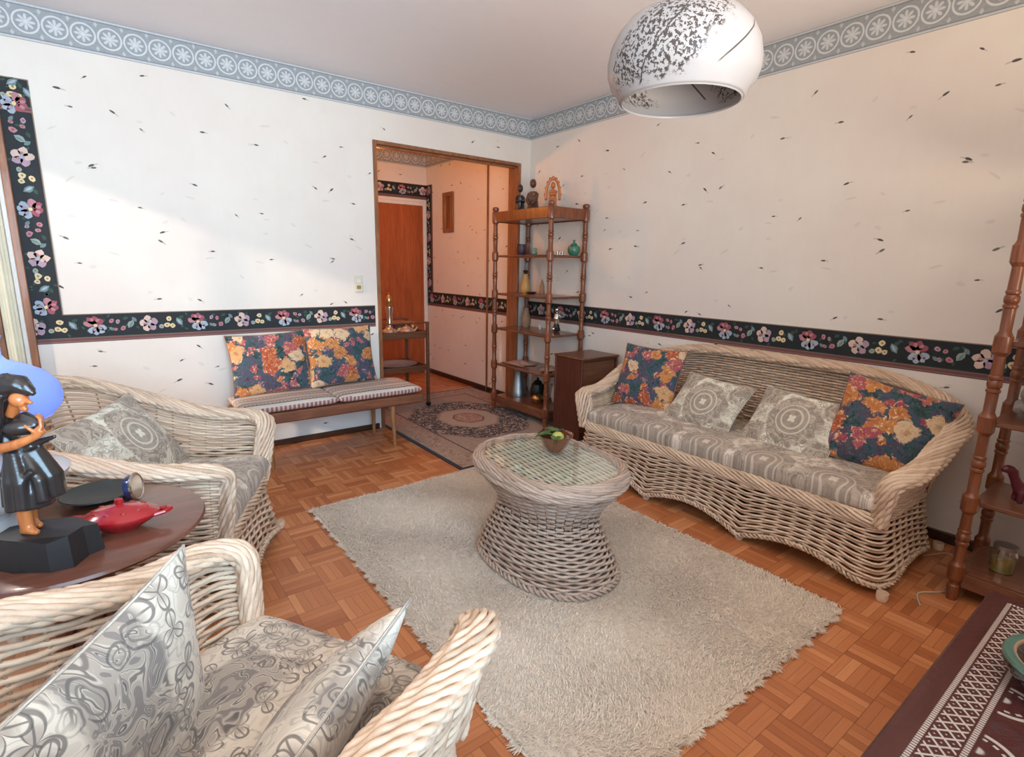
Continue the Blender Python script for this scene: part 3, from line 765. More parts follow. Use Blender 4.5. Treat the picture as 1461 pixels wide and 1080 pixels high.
def resample(P, ds):
    P = np.asarray(P, float); l = np.r_[0, np.cumsum(np.linalg.norm(np.diff(P, axis=0), axis=1))]
    q = np.linspace(0, l[-1], max(4, int(l[-1] / ds)))
    return np.stack([np.interp(q, l, P[:, i]) for i in range(3)], 1)
def smoothpath(P, it):
    P = P.copy()
    for _ in range(it): P[1:-1] = .25 * P[:-2] + .5 * P[1:-1] + .25 * P[2:]
    return P

def wicker_seat(parent, hw, hd, arm, back, drop, nfeet, rows_low, rows_up, lean, mat, flare=.06, armflare=.05, zr=.285, ropew=.042, rr=.0058, stake=.066):
    lp = Loop(hw, hd, .08, .17)
    def offs(p, z):
        t = (hd - p[..., 0]) / (2 * hd)
        low = flare * np.clip(1 - z / zr, 0, 1) ** 1.4
        up = np.clip((z - zr) / .45, 0, None)
        back_w = sstep((t - .55) / .45)
        return low + up * (armflare * 2.0 * (1 - back_w) + lean * back_w)
    def top(p):
        t = (hd - p[:, 0]) / (2 * hd); yy = np.abs(p[:, 1]) / hw
        hb = back - drop * yy ** 5
        return arm + (hb - arm) * sstep((t - .18) / .82) ** 1.15
    def bot(s):
        p, n = lp.at(s)
        f = np.where(np.abs(n[:, 0]) > .7, 0, 1)
        ph = np.where(f == 0, (p[:, 1] + hw) / (2 * hw) * (nfeet - 1), (p[:, 0] + hd) / (2 * hd))
        arch = np.abs(np.sin(PI * ph)) ** .9
        return .022 + np.where(f == 0, .062, .055) * arch
    def at(s, z):
        p, n = lp.at(s); q = p + n * offs(p, z)[:, None]
        return np.c_[q, z], np.c_[n, np.zeros(len(s))]
    # lower skirt: closed loop
    mb = MB(); ns = int(round(lp.L / stake / 2) * 2); st = lp.L / ns
    s = np.linspace(0, lp.L, ns * 6, endpoint=False); b = bot(s)
    for i in range(rows_low):
        z = b + (zr - b) * (i + .5) / rows_low
        P, N = at(s, z); P = P + N * (np.cos(PI * s / st + PI * i) * .0068)[:, None]
        strand(mb, P, N, rr, 5, 0, True)
    for i in range(ns):
        si = np.full(8, (i + .5) * st); z = np.linspace(bot(si[:1])[0], zr, 8); P, N = at(si, z); strand(mb, P, N, .0040, 5, 2)
    P, N = at(s, b); rope(mb, P, N, .009, .009, 3, .06, .0062, True)
    mb.build('woven_skirt', [mat, M['cane_shaded'], M['stake']], parent, 180)
    # upper wall: arms and back
    mb = MB(); L2 = lp.sB - lp.sA; n2 = int(round(L2 / stake)); st2 = L2 / n2
    s = lp.sA + np.linspace(0, L2, n2 * 6 + 1)
    pb, _ = lp.at(s); h = top(pb)
    ex = np.minimum(s - lp.sA, lp.sB - s); h = zr + (h - zr) * np.clip(.93 + .07 * sstep(ex / .06), 0, 1)
    for i in range(rows_up):
        z = zr + (h - zr) * (i + .5) / rows_up
        P, N = at(s, z); P = P + N * (np.cos(PI * (s - lp.sA) / st2 + PI * i) * .0068)[:, None]
        strand(mb, P, N, rr, 5)
    for i in range(n2):
        si = np.full(10, lp.sA + (i + .5) * st2); hi = np.interp(si[0], s, h); P, N = at(si, np.linspace(zr, hi, 10)); strand(mb, P, N, .0040, 5, 2)
    mb.build('woven_back_and_arms', [mat, M['cane_shaded'], M['stake']], parent, 180)
    # thick braided rim: up the right arm post, along the top, down the left post
    P, N = at(s, h + .004)
    zz = np.linspace(zr - .01, h[0], 10); A, NA = at(np.full(10, s[0]), zz); zz2 = np.linspace(h[-1], zr - .01, 10); C_, NC = at(np.full(10, s[-1]), zz2)
    full = np.vstack([A[:-1], P, C_[1:]]); fn = np.vstack([NA[:-1], N, NC[1:]])
    l = np.r_[0, np.cumsum(np.linalg.norm(np.diff(full, axis=0), axis=1))]; q = np.linspace(0, l[-1], int(l[-1] / .010))
    Pq = np.stack([np.interp(q, l, full[:, i]) for i in range(3)], 1); Nq = np.stack([np.interp(q, l, fn[:, i]) for i in range(3)], 1)
    Pq = smoothpath(Pq, 22)
    mb = MB(); rope(mb, Pq, Nq, ropew, ropew * .56, 14, .62, .0088 * ropew / .042, wob=.10)
    mb.build('braided_rim', [mat, M['cane_shaded']], parent, 180)
    # front rail braid
    sf = np.r_[np.linspace(lp.sB, lp.L, 60), np.linspace(0, lp.sA, 60)[1:]]
    P, N = at(sf, np.full(len(sf), zr)); mb = MB(); rope(mb, P, N, .018, .026, 10, .42, .0072, wob=.10); mb.build('front_rail', [mat, M['cane_shaded']], parent, 180)
    # seat deck and feet
    mb = MB(); q, n = lp.at(np.linspace(0, lp.L, 60, endpoint=False)); q = q - n * .012
    mb.add(np.vstack([np.c_[q, np.full(60, zr - .03)], np.c_[q, np.full(60, zr - .012)]]), [tuple(range(60))[::-1], tuple(range(60, 120))] + [(i, (i + 1) % 60, 60 + (i + 1) % 60, 60 + i) for i in range(60)])
    mb.build('seat_deck', M['cane_shaded'], parent, 30)
    for k in range(nfeet):
        for sx in (1, -1):
            y = -hw + 2 * hw * k / (nfeet - 1); y = np.sign(y) * max(0, abs(y) + flare * (.75 if abs(y) > hw * .9 else 0)) if abs(y) > .01 else 0
            mb = MB(); mb.lathe([(0, 0), (.018, 0), (.022, .012), (.021, .034), (0, .034)], 12, (sx * (hd + flare * .55), y, 0)); mb.build('foot', mat, parent)
    return lp

def pillow(name, label, o, right, up, w, h, t, mat, cat='cushion', group=None, ex=2.0, piping=True, pinch=.07, n=28, uvscale=1., uvoff=(0, 0), sag=0.):
    x = np.linspace(-1, 1, n); X, Y = np.meshgrid(x, x, indexing='ij')
    # denser towards the edges
    X, Y = np.sin(X * PI / 2), np.sin(Y * PI / 2)
    prof = np.clip((1 - np.abs(X) ** ex) * (1 - np.abs(Y) ** ex), 0, 1) ** (.55 if ex < 4 else .32)
    px = w / 2 * X * (1 - pinch * (1 - Y ** 2)); py = h / 2 * Y * (1 - pinch * (1 - X ** 2))
    rs = np.random.default_rng(abs(hash(label)) % 1000 if False else len(label) * 7 + int(w * 1000))
    wr = np.zeros_like(X)
    for _ in range(7):
        a, b, c, d = rs.uniform(-1, 1, 2) * 7, rs.uniform(0, 6), rs.uniform(.2, 1), rs.uniform(-3, 3)
        wr += np.sin(a[0] * X + a[1] * Y + b) * c
    wr *= prof * t * .018
    pz = t / 2 * prof + wr; qz = -t / 2 * prof + wr
    py = py - sag * (1 - X ** 2) * (Y + 1) / 2
    uv = np.stack([px * uvscale + uvoff[0], py * uvscale + uvoff[1]], -1)
    right = Vector(right).normalized(); up = Vector(up); up = (up - right * up.dot(right)).normalized(); nrm = right.cross(up)
    m = MB(); m.grid(np.stack([px, py, pz], -1), uv); m.grid(np.stack([px, py, qz], -1), uv, flip=True)
    if piping and ex < 4: m.tube([(w / 2 * a * (1 - pinch * (1 - b ** 2)), h / 2 * b * (1 - pinch * (1 - a ** 2)) - sag * (1 - a ** 2) * (b + 1) / 2, 0) for a, b in
            [(k, -1) for k in np.linspace(-1, 1, 14)] + [(1, k) for k in np.linspace(-1, 1, 14)[1:]] + [(k, 1) for k in np.linspace(1, -1, 14)[1:]] + [(-1, k) for k in np.linspace(1, -1, 14)[1:-1]]], .0035, 6, 0, True)
    ob = m.build(name, mat, None, 180)
    ob.matrix_world = basis(right, up, nrm, o)
    return tag(ob, label, cat, group)

# ---- sofa
SOFA = (-.445, -2.326, 0)
so = empty('wicker_sofa', 'long pale wicker sofa with curved back standing along the right wall', 'sofa', SOFA, PI)
wicker_seat(so, .826, .300, .475, .755, .13, 4, 19, 32, .11, M['wicker'], zr=.288, rr=.0056)
ob = pillow('seat_cushion', 'long grey taupe patterned seat cushion lying on the wicker sofa', (-.465, -2.326, .352), (0, -1, 0), (1, 0, 0), 1.62, .575, .115, M['damask_seat'], 'cushion', ex=9., pinch=.0, n=40, uvoff=(.13, .10))
NFa, NFb = mk_floral('floral_print_dark', 1.7), mk_floral('floral_print_teal', 4.3)
pillow('throw_pillow', 'floral orange and teal cushion leaning in the far end of the wicker sofa', (-.375, -1.69, .575), (.16, -1, -.02), (.40, 0, 1), .42, .40, .13, NFa)
pillow('throw_pillow', 'cream and grey medallion pillow beside the floral cushion at the sofa far end', (-.40, -2.13, .505), (-.10, -1, -.05), (.75, .05, .9), .44, .33, .13, M['damask_pillow'], uvoff=(.2, .24))
pillow('throw_pillow', 'cream and grey medallion pillow beside the dark floral cushion nearest the turned shelf', (-.41, -2.62, .505), (-.12, -1, -.03), (.72, .02, .9), .46, .34, .14, M['damask_pillow'], uvoff=(.2, .22))
pillow('throw_pillow', 'dark floral cushion with orange poppies tilted against the near arm of the sofa', (-.35, -2.995, .565), (.30, -1, -.22), (.42, -.05, 1), .43, .40, .14, NFb)

# ---- armchairs
f1 = math.atan2(.503, .864); f2 = math.atan2(-.42, .905)
def chair(name, label, loc, rz, pname=None):
    c = empty(name, label, 'armchair', loc, rz)
    wicker_seat(c, .300, .310, .560, .762, .10, 2, 16, 24, .14, M['wicker'], zr=.285, ropew=.036, rr=.0060)
    return c
c1 = (-2.972, -2.882, 0); c2 = (-2.955, -1.42, 0)
ch1 = chair('wicker_armchair', 'pale wicker armchair with patterned cushions in the near left corner facing the rug', c1, f1)
ch2 = dup(ch1, c2, f2, 'pale wicker armchair behind the round side table and below the striped bench')
def loc2(c, a, x, y, z): return (c[0] + x * math.cos(a) - y * math.sin(a), c[1] + x * math.sin(a) + y * math.cos(a), z)
def dir2(a, x, y, z): return (x * math.cos(a) - y * math.sin(a), x * math.sin(a) + y * math.cos(a), z)
pillow('seat_cushion', 'blue grey and cream scroll patterned seat cushion on the nearest armchair', loc2(c1, f1, .03, 0, .350), dir2(f1, 0, -1, 0), dir2(f1, 1, 0, 0), .575, .60, .13, M['damask_near'], ex=7., pinch=.0, uvoff=(.1, .3))
pillow('seat_cushion', 'grey taupe patterned seat cushion on the armchair behind the side table', loc2(c2, f2, .03, 0, .350), dir2(f2, 0, -1, 0), dir2(f2, 1, 0, 0), .575, .60, .13, M['damask_seat'], ex=7., pinch=.0, uvoff=(.2, .1))
pillow('throw_pillow', 'blue grey and cream scroll pillow leaning on the left arm of the nearest armchair', loc2(c1, f1, -.125, .095, .515), dir2(f1, .94, .33, .12), dir2(f1, -.2, -.12, .95), .43, .38, .13, M['damask_near'], uvoff=(.35, .28))
pillow('throw_pillow', 'smaller blue grey and cream scroll pillow leaning on the right arm of the nearest armchair', loc2(c1, f1, .035, -.155, .475), dir2(f1, -1, -.05, -.16), dir2(f1, 0, -.55, .75), .42, .28, .12, M['damask_near'], uvoff=(.03, .1))
pillow('throw_pillow', 'cream and grey medallion pillow lying back in the armchair behind the side table', loc2(c2, f2, -.125, .055, .525), dir2(f2, .05, 1, .03), dir2(f2, -.5, 0, .72), .55, .37, .14, M['damask_pillow'], uvoff=(.2, .2))

# ---- coffee table
ct = empty('coffee_table', 'hourglass shaped oval wicker coffee table with glass top on the cream rug', 'table', (-1.655, -2.215, .020))
cz = np.array([0, .05, .10, .15, .20, .245, .28, .32, .36, .40]); cxs = np.array([.235, .222, .205, .186, .168, .160, .170, .196, .226, .244]); cys = np.array([.335, .322, .300, .272, .246, .236, .246, .276, .312, .330])
th = np.linspace(0, 2 * PI, 4 * 52, endpoint=False)
def se(th, a, b, pw=2.5):
    c, s = np.cos(th), np.sin(th); return np.stack([a * np.sign(c) * np.abs(c) ** (2 / pw), b * np.sign(s) * np.abs(s) ** (2 / pw)], -1)
def csurf(th, z):
    a, b = np.interp(z, cz, cxs), np.interp(z, cz, cys)
    p = se(th, a, b, 2.3); n = np.stack([np.cos(th) / a, np.sin(th) / b], -1); n /= np.linalg.norm(n, axis=1)[:, None]
    return np.c_[p, np.full(len(th), z)], np.c_[n, np.zeros(len(th))]
mb = MB()
for i in range(35):
    z = .012 + .385 * i / 34; P, N = csurf(th, z); P = P + N * (np.cos(th * 17 + PI * i) * .0058)[:, None]; strand(mb, P, N, .0061, 6, 0, True)
for k in range(34):
    z = np.linspace(0, .40, 12); t_ = (k + .5) * 2 * PI / 34; P = np.vstack([csurf(np.array([t_]), zz)[0] for zz in z]); N = np.vstack([csurf(np.array([t_]), zz)[1] for zz in z]); strand(mb, P, N, .0045, 5, 1)
P, N = csurf(th, .008); rope(mb, P, N, .011, .009, 3, .08, .007, True)
mb.build('woven_pedestal', [M['wicker_pink'], M['cane_shaded']], ct, 180)
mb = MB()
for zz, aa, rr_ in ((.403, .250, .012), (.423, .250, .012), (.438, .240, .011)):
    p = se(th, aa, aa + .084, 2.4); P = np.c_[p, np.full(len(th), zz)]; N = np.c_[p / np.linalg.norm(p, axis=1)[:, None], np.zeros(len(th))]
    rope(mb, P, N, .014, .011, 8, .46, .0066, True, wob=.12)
mb.build('braided_rim', [M['wicker_pink'], M['cane_shaded']], ct, 180)
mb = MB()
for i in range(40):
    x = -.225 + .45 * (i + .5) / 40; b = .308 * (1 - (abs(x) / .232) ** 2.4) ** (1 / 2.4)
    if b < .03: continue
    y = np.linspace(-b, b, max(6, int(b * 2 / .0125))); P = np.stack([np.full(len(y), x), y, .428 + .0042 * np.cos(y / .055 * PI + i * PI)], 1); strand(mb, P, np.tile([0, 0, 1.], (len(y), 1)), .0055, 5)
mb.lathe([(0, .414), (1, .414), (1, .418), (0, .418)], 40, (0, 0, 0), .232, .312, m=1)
mb.build('woven_top', [mk_wicker('wicker_greyed_cane', (.56, .49, .38), (.74, .67, .54), (.82, .76, .64)), M['cane_shaded']], ct, 180)
mb = MB(); p = se(np.linspace(0, 2 * PI, 96, endpoint=False), .232, .316, 2.4)
z0, z1 = .445, .453; k = 96
mb.add(np.vstack([np.c_[p, np.full(k, z0)], np.c_[p, np.full(k, z1)]]), [tuple(range(k))[::-1], tuple(range(k, 2 * k))], None, 0)
mb.add(np.vstack([np.c_[p, np.full(k, z0)], np.c_[p, np.full(k, z1)]]), [(i, (i + 1) % k, k + (i + 1) % k, k + i) for i in range(k)], None, 1)
mb.build('glass_top', [M['glass'], M['glass_edge']], ct, 30)
# bowl with fruit on the glass
BW = (-1.578, -2.17, .4712)
bw = empty('glass_bowl', 'amber glass bowl holding green leaves and fruit on the coffee table', 'bowl', BW)
m = MB(); prof = [(.0, .0), (.030, .0), (.036, .004), (.052, .028), (.064, .052), (.074, .072), (.0775, .074), (.075, .069), (.062, .050), (.049, .028), (.030, .010), (0, .008)]
m.lathe(prof, 32); m.build('bowl_body', plain('amber_lustre_glass', (.16, .045, .018), .12, spec=.7, coat=.6), bw)
tag((lambda o: (setattr(o, 'location', (BW[0] + .012, BW[1] - .0, BW[2] + .058)), o)[1])(MB().ell((0, 0, 0), (.030, .028, .024)).build('fruit', M['lime'], None, 180)), 'yellow green fruit lying in the amber glass bowl', 'fruit')
for i, (a, tl, zz, lab) in enumerate(((2.5, .5, .066, 'glossy green leaf drooping over the left of the glass bowl'), (.6, .2, .074, 'dark green leaf pointing right out of the glass bowl'), (4.0, .3, .064, 'green leaf lying at the front inside the glass bowl'), (1.6, .1, .078, 'green leaf at the back of the glass bowl'))):
    g = np.linspace(0, 1, 9); w_ = .022 * np.sin(PI * g ** .8); P = np.zeros((9, 5, 3))
    for j, q in enumerate(np.linspace(-1, 1, 5)): P[:, j] = np.stack([g * .075 + .012, q * w_, .012 * np.sin(PI * g) - .010 * g + .006 * q * q], 1)
    m = MB(); m.grid(P); m.grid(P - [0, 0, .0012], None, flip=True); o = m.build('leaf', M['leafgreen'], None, 180, (BW[0], BW[1], BW[2] + zz), a); tag(o, lab, 'leaf')

# ---- cream shag rug
X0, X1, Y0, Y1 = -2.322, -.985, -3.135, -1.160
nx, ny = 150, 210
gx, gy = np.meshgrid(np.linspace(X0, X1, nx), np.linspace(Y0, Y1, ny), indexing='ij')
hz = .014 + .003 * np.sin(gx * 9 + gy * 4) * np.sin(gy * 7 - gx * 3) + RNG.normal(0, .0014, gx.shape)
edge = np.minimum(np.minimum(gx - X0, X1 - gx), np.minimum(gy - Y0, Y1 - gy)); hz = np.where(edge < .003, .001, hz)
m = MB(); m.grid(np.stack([gx, gy, hz], -1))
def blades(n, x, y, dx, dy, L, w, z0, lift):
    """bent three-quad wool tufts"""
    a = np.stack([x, y, z0], 1); d = np.stack([dx, dy], 1); d /= np.linalg.norm(d, axis=1)[:, None] + 1e-9
    s = np.stack([-d[:, 1], d[:, 0], np.zeros(n)], 1) * w[:, None]; f = np.stack([d[:, 0], d[:, 1], np.zeros(n)], 1)
    V = np.zeros((n, 6, 3)); ks = ((0, 0, 1), (.5, 1.0, .9), (1., .75, .3))
    for i, (t_, zf, wf) in enumerate(ks):
        c = a + f * (L * t_)[:, None]; c[:, 2] += lift * zf * (1 if i else 0)
        V[:, 2 * i] = c - s * wf; V[:, 2 * i + 1] = c + s * wf
    b = (np.arange(n) * 6)[:, None]
    F = np.vstack([b + np.array([[0, 1, 3, 2]]), b + np.array([[2, 3, 5, 4]])])
    return V.reshape(-1, 3), F
n = 90000; x = RNG.uniform(X0, X1, n); y = RNG.uniform(Y0, Y1, n)
fl = np.sin(x * 6.1 + 1.3 * np.sin(y * 4)) * 1.6 + np.cos(y * 5.3 + x * 2) * 1.3 + RNG.normal(0, .8, n)
V, F = blades(n, x, y, np.cos(fl - 1.2), np.sin(fl - 1.2), RNG.uniform(.012, .026, n), RNG.uniform(.0009, .0018, n), np.full(n, .012), RNG.uniform(.003, .010, n))
m.arr(V, F)
# tufts that hang over the four edges
for (ax, c, sg, lo, hi, k) in (('x', X0, -1, Y0, Y1, 2600), ('x', X1, 1, Y0, Y1, 2600), ('y', Y0, -1, X0, X1, 2200), ('y', Y1, 1, X0, X1, 2200)):
    t_ = RNG.uniform(lo, hi, k); j = RNG.normal(0, .5, k); clump = .6 + .5 * np.sin(t_ * 90) * np.sin(t_ * 31)
    L = RNG.uniform(.018, .036, k) * np.clip(clump, .35, 1.2)
    if ax == 'x': V, F = blades(k, np.full(k, c) - sg * .006, t_, np.full(k, sg * 1.), j, L, RNG.uniform(.001, .002, k), np.full(k, .008), np.full(k, -.001))
    else: V, F = blades(k, t_, np.full(k, c) - sg * .006, j, np.full(k, sg * 1.), L, RNG.uniform(.001, .002, k), np.full(k, .008), np.full(k, -.001))
    m.arr(V, F)
tag(m.build('shag_rug', M['shag'], None, 180), 'cream shaggy wool rug under the wicker coffee table', 'rug')

# ---- persian rug
px0, px1, py0, py1 = -1.40, -.06, -1.125, .80
m = MB()
m.add([(px0, py0, .008), (px1, py0, .008), (px1, py1, .008), (px0, py1, .008), (px0, py0, 0.0005), (px1, py0, .0005), (px1, py1, .0005), (px0, py1, .0005)],
      [(0, 1, 2, 3), (0, 4, 5, 1), (1, 5, 6, 2), (2, 6, 7, 3), (3, 7, 4, 0), (4, 7, 6, 5)], [(0, 0), (1, 0), (1, 1), (0, 1)] * 2)
pr = empty('persian_rug', 'patterned brown persian rug with dark medallion lying through the doorway', 'rug', (0, 0, 0))
m.build('pile', M['persian'], pr, None)
for y_, sg in ((py0, -1), (py1, 1)):
    m = MB(); m.box(px0, px1, min(y_, y_ + sg * .006), max(y_, y_ + sg * .006), .0005, .0065, .001)
    for i in range(150):
        xx = px0 + (px1 - px0) * (i + .5) / 150; m.tube([(xx, y_ + sg * .003, .005), (xx + random.uniform(-.004, .004), y_ + sg * .017, .0035), (xx + random.uniform(-.006, .006), y_ + sg * .034, .002)], .0024, 5)
    m.build('fringe', M['pad_white'], pr)

# ---- bench with pads and cushions
be = empty('wooden_bench', 'low teak bench with tapered legs against the left wall', 'bench', (-1.905, -.265, 0))
m = MB()
m.box(-.585, .60, -.200, -.165, .285, .352, .008); m.box(-.585, .60, .165, .200, .285, .352, .008)
for x in (-.585, -.2, .2, .565): m.box(x, x + .035, -.165, .165, .29, .345, .004)
m.build('frame', M['bench'], be)
m = MB()
for i in range(7): m.box(-.55, .565, -.155 + .047 * i, -.120 + .047 * i, .345, .353, .002)
m.build('slats', M['bench'], be)
for x in (-.42, .372):
    for y in (-.175, .165):
        m = MB(); m.tube([(x * 1.02, y * 1.06, 0), (x, y, .30)], [.011, .0185], 14); m.build('leg', M['legwood'], be)
def pad(label, x0, x1):
    c = (x0 + x1) / 2
    o = pillow('seat_pad', label, (c, -.262, .3825), (1, 0, 0), (0, 1, 0), x1 - x0, .405, .058, M['stripe'], 'seat pad', ex=8., pinch=0., n=30, uvoff=(.3, .205))
    me = o.data
    for mm in (M['stripe_edge'], M['pad_white'], M['pad_black']): me.materials.append(mm)
    for p in me.polygons:
        y, z = p.center[1], p.center[2]
        if y < -.192: p.material_index = 1 if -.020 < z < .013 else 2
        elif y < -.178 and z > 0: p.material_index = 2
        elif y < -.163 and z > 0: p.material_index = 3
    return o
pad('striped woven seat pad at the armchair end of the wooden bench', -2.485, -1.912)
pad('striped woven seat pad at the doorway end of the wooden bench', -1.905, -1.315)
pillow('throw_pillow', 'floral orange cushion on the bench, the one nearer the armchair', (-2.225, -.115, .600), (1, .0, .03), (0, .22, 1), .49, .40, .13, mk_floral('floral_print_orange', 8.9))
pillow('throw_pillow', 'floral blue cushion on the bench, the one nearer the doorway', (-1.755, -.105, .610), (1, .06, -.0), (-.03, .22, 1), .49, .41, .13, mk_floral('floral_print_blue', 12.2))

# ---- serving trolley in the doorway
tr = empty('serving_trolley', 'brown wooden serving trolley on castors standing in the doorway', 'trolley', (-1.045, .56, 0))
for x in (-.222, .222):
    for y in (-.205, .205):
        m = MB(); m.box(x - .013, x + .013, y - .013, y + .013, .045, .765, .003); m.build('post', M['trolley'], tr)
        m = MB(); m.lathe([(0, -.01), (.021, -.01), (.023, 0), (.021, .01), (0, .01)], 16, M=Matrix.Translation((x, y, .0315)) @ Matrix.Rotation(PI / 2, 4, 'X')); m.box(x - .006, x + .006, y - .014, y + .014, .025, .05, .002); m.build('castor', M['black'], tr)
for z0, z1, nm in ((.625, .685, 'upper_tray'), (.335, .385, 'lower_tray')):
    m = MB(); m.box(-.215, .215, -.20, .20, z0 + .008, z0 + .024, .002)
    m.box(-.222, .222, -.212, -.198, z0, z1, .003); m.box(-.222, .222, .198, .212, z0, z1, .003); m.box(-.226, -.212, -.198, .198, z0, z1, .003); m.box(.212, .226, -.198, .198, z0, z1, .003)
    m.build(nm, M['trolley'], tr)
for y in (-.205, .205): m = MB(); m.tube([(-.222, y, .757), (.222, y, .757)], .008, 8); m.build('gallery_rail', M['trolley'], tr)
TZ = .6495
def lathe_thing(name, label, cat, loc, parts, group=None):
    e = empty(name, label, cat, loc, 0, group)
    for nm, prof, mat in parts:
        m = MB(); m.lathe(prof, 24); m.build(nm, mat, e)
    return e
lathe_thing('pepper_mill', 'tall slim silver mill with gold knob standing behind the silver pots', 'mill', (-1.058, .61, TZ), [
    ('body', [(0, 0), (.030, 0), (.032, .01), (.022, .05), (.020, .12), (.027, .155), (.027, .17), (0, .172)], M['silver']),
    ('knob', [(0, .172), (.010, .174), (.020, .195), (.022, .215), (.014, .235), (.005, .245), (.008, .252), (0, .258)], M['brass'])]).scale = (1.3, 1.3, 1.38)
def pot(name, label, loc, s):
    e = empty(name, label, 'pot', loc)
    m = MB(); m.lathe([(0, 0), (.5 * s, 0), (.85 * s, .18 * s), (1. * s, .5 * s), (.85 * s, .82 * s), (.5 * s, .95 * s)], 24); m.build('body', M['copper'], e)
    m = MB(); m.lathe([(.55 * s, .94 * s), (.4 * s, 1.08 * s), (.1 * s, 1.14 * s), (.1 * s, 1.2 * s), (.16 * s, 1.27 * s), (0, 1.34 * s)], 20); m.build('lid', M['copper'], e)
    m = MB(); m.tube([(.9 * s, 0, .35 * s), (1.35 * s, 0, .6 * s), (1.6 * s, 0, .95 * s)], [.2 * s, .13 * s, .09 * s], 8); m.build('spout', M['copper'], e)
    a = np.linspace(-1.2, 1.2, 12); m = MB(); m.tube(np.stack([-.85 * s - .5 * s * np.cos(a), 0 * a, .5 * s + .42 * s * np.sin(a)], 1), .06 * s, 6); m.build('handle', M['copper'], e)
    return e
pot('sugar_pot', 'silver lidded pot at the left of the trolley upper tray', (-1.130, .46, TZ), .064)
pot('tea_pot', 'silver teapot with spout in the middle of the trolley upper tray', (-.975, .45, TZ), .066)
lathe_thing('serving_dish', 'long shallow silver dish behind the pots on the trolley', 'dish', (-.935, .655, TZ), [('dish_body', [(0, 0), (.05, 0), (.055, .05), (.10, .075), (.125, .085), (.122, .09), (.05, .07), (0, .065)], M['copper'])])
lathe_thing('glass_jar', 'small glass jar at the right end of the trolley upper tray', 'jar', (-.885, .50, TZ), [('jar_body', [(0, 0), (.028, 0), (.034, .03), (.030, .06), (.036, .075), (.033, .075), (.028, .06), (.03, .03), (0, .006)], M['glass_clear'])])
e = empty('silver_tray', 'large oval silver platter on the trolley lower shelf', 'tray', (-1.04, .55, .3595))
m = MB(); m.lathe([(0, 0), (.14, 0), (.155, .012), (.185, .022), (.197, .026), (.197, .029), (.184, .026), (.15, .016), (.13, .005), (0, .005)], 40, sy=.86); m.build('tray_body', plain('tray_grey_silver', (.50, .50, .49), .3, .55), e)

# ---- turned etageres (two alike)
def post_prof():
    lv = [.120, .402, .712, 1.006, 1.318]
    pr = [(0, 0), (.017, 0), (.021, .05), (.021, .06)]
    for i, z in enumerate(lv):
        pr += [(.0175, z - .055), (.0175, z - .045), (.023, z - .036), (.0270, z - .03), (.0270, z + .026), (.022, z + .034), (.0175, z + .044)]
        nz = lv[i + 1] if i < 4 else 1.62
        mid = (z + nz) / 2
        pr += [(.0183, mid - .032), (.0220, mid - .028), (.0215, mid - .020), (.0175, mid - .016), (.0215, mid - .010), (.0225, mid), (.0215, mid + .010), (.0175, mid + .016), (.0215, mid + .020), (.0215, mid + .028), (.0183, mid + .032)]
    pr += [(.0175, 1.575), (.026, 1.585), (.028, 1.60), (.028, 1.665), (.024, 1.672), (.021, 1.676), (.027, 1.690), (.026, 1.704), (.015, 1.712), (0, 1.714)]
    return pr
def etagere(loc, label):
    e = empty('display_shelf', label, 'shelf', loc)
    for x in (-.178, .172):
        for y in (-.350, .350):
            m = MB(); m.lathe(post_prof(), 14, (x, y, 0)); m.build('post', M['shelf'], e, 30)
    for i, z in enumerate((.402, .712, 1.006, 1.318)):
        m = MB(); m.box(-.172, .168, -.345, .345, z - .009, z + .009, .004); m.build('shelf_board', M['shelfboard'], e)
    m = MB(); m.box(-.172, .168, -.345, .345, .105, .125, .004); m.box(-.184, -.170, -.33, .33, .06, .118, .003); m.box(.166, .178, -.33, .33, .06, .118, .003); m.box(-.16, .155, -.357, -.343, .06, .118, .003); m.box(-.16, .155, .343, .357, .06, .118, .003); m.build('plinth', M['shelfboard'], e)
    m = MB(); m.box(-.176, .172, -.348, .348, 1.598, 1.612, .002)
    for b in ((-.190, -.172, -.335, .335), (.168, .184, -.335, .335), (-.165, .16, -.362, -.346), (-.165, .16, .346, .362)): m.box(*b, 1.590, 1.672, .004)
    m.build('top_tray', M['shelf'], e)
    return e
ES = (-.203, -.380, .0085)
es = etagere(ES, 'tall turned wood display shelf in the room corner beside the doorway')
es2 = dup(es, (-.360, -3.704, 0), 0, 'tall turned wood display shelf at the right edge beside the sofa')

def blobby(name, mat, parent, parts, voxel=.004, smooth=6):
    """one continuous carved body out of overlapping limbs"""
    m = MB()
    for p in parts:
        if p[0] == 'e': m.ell(p[1], p[2], 14)
        else: m.tube(p[1], p[2], 10)
    o = m.build(name, mat, parent, 180)
    r = o.modifiers.new('remesh', 'REMESH'); r.mode = 'VOXEL'; r.voxel_size = voxel; r.use_smooth_shade = True
    if smooth: s = o.modifiers.new('smooth', 'SMOOTH'); s.iterations = smooth; s.factor = .5
    return o
TT = 1.6207
def small(name, label, cat, loc, rz=0): return empty(name, label, cat, loc, rz)
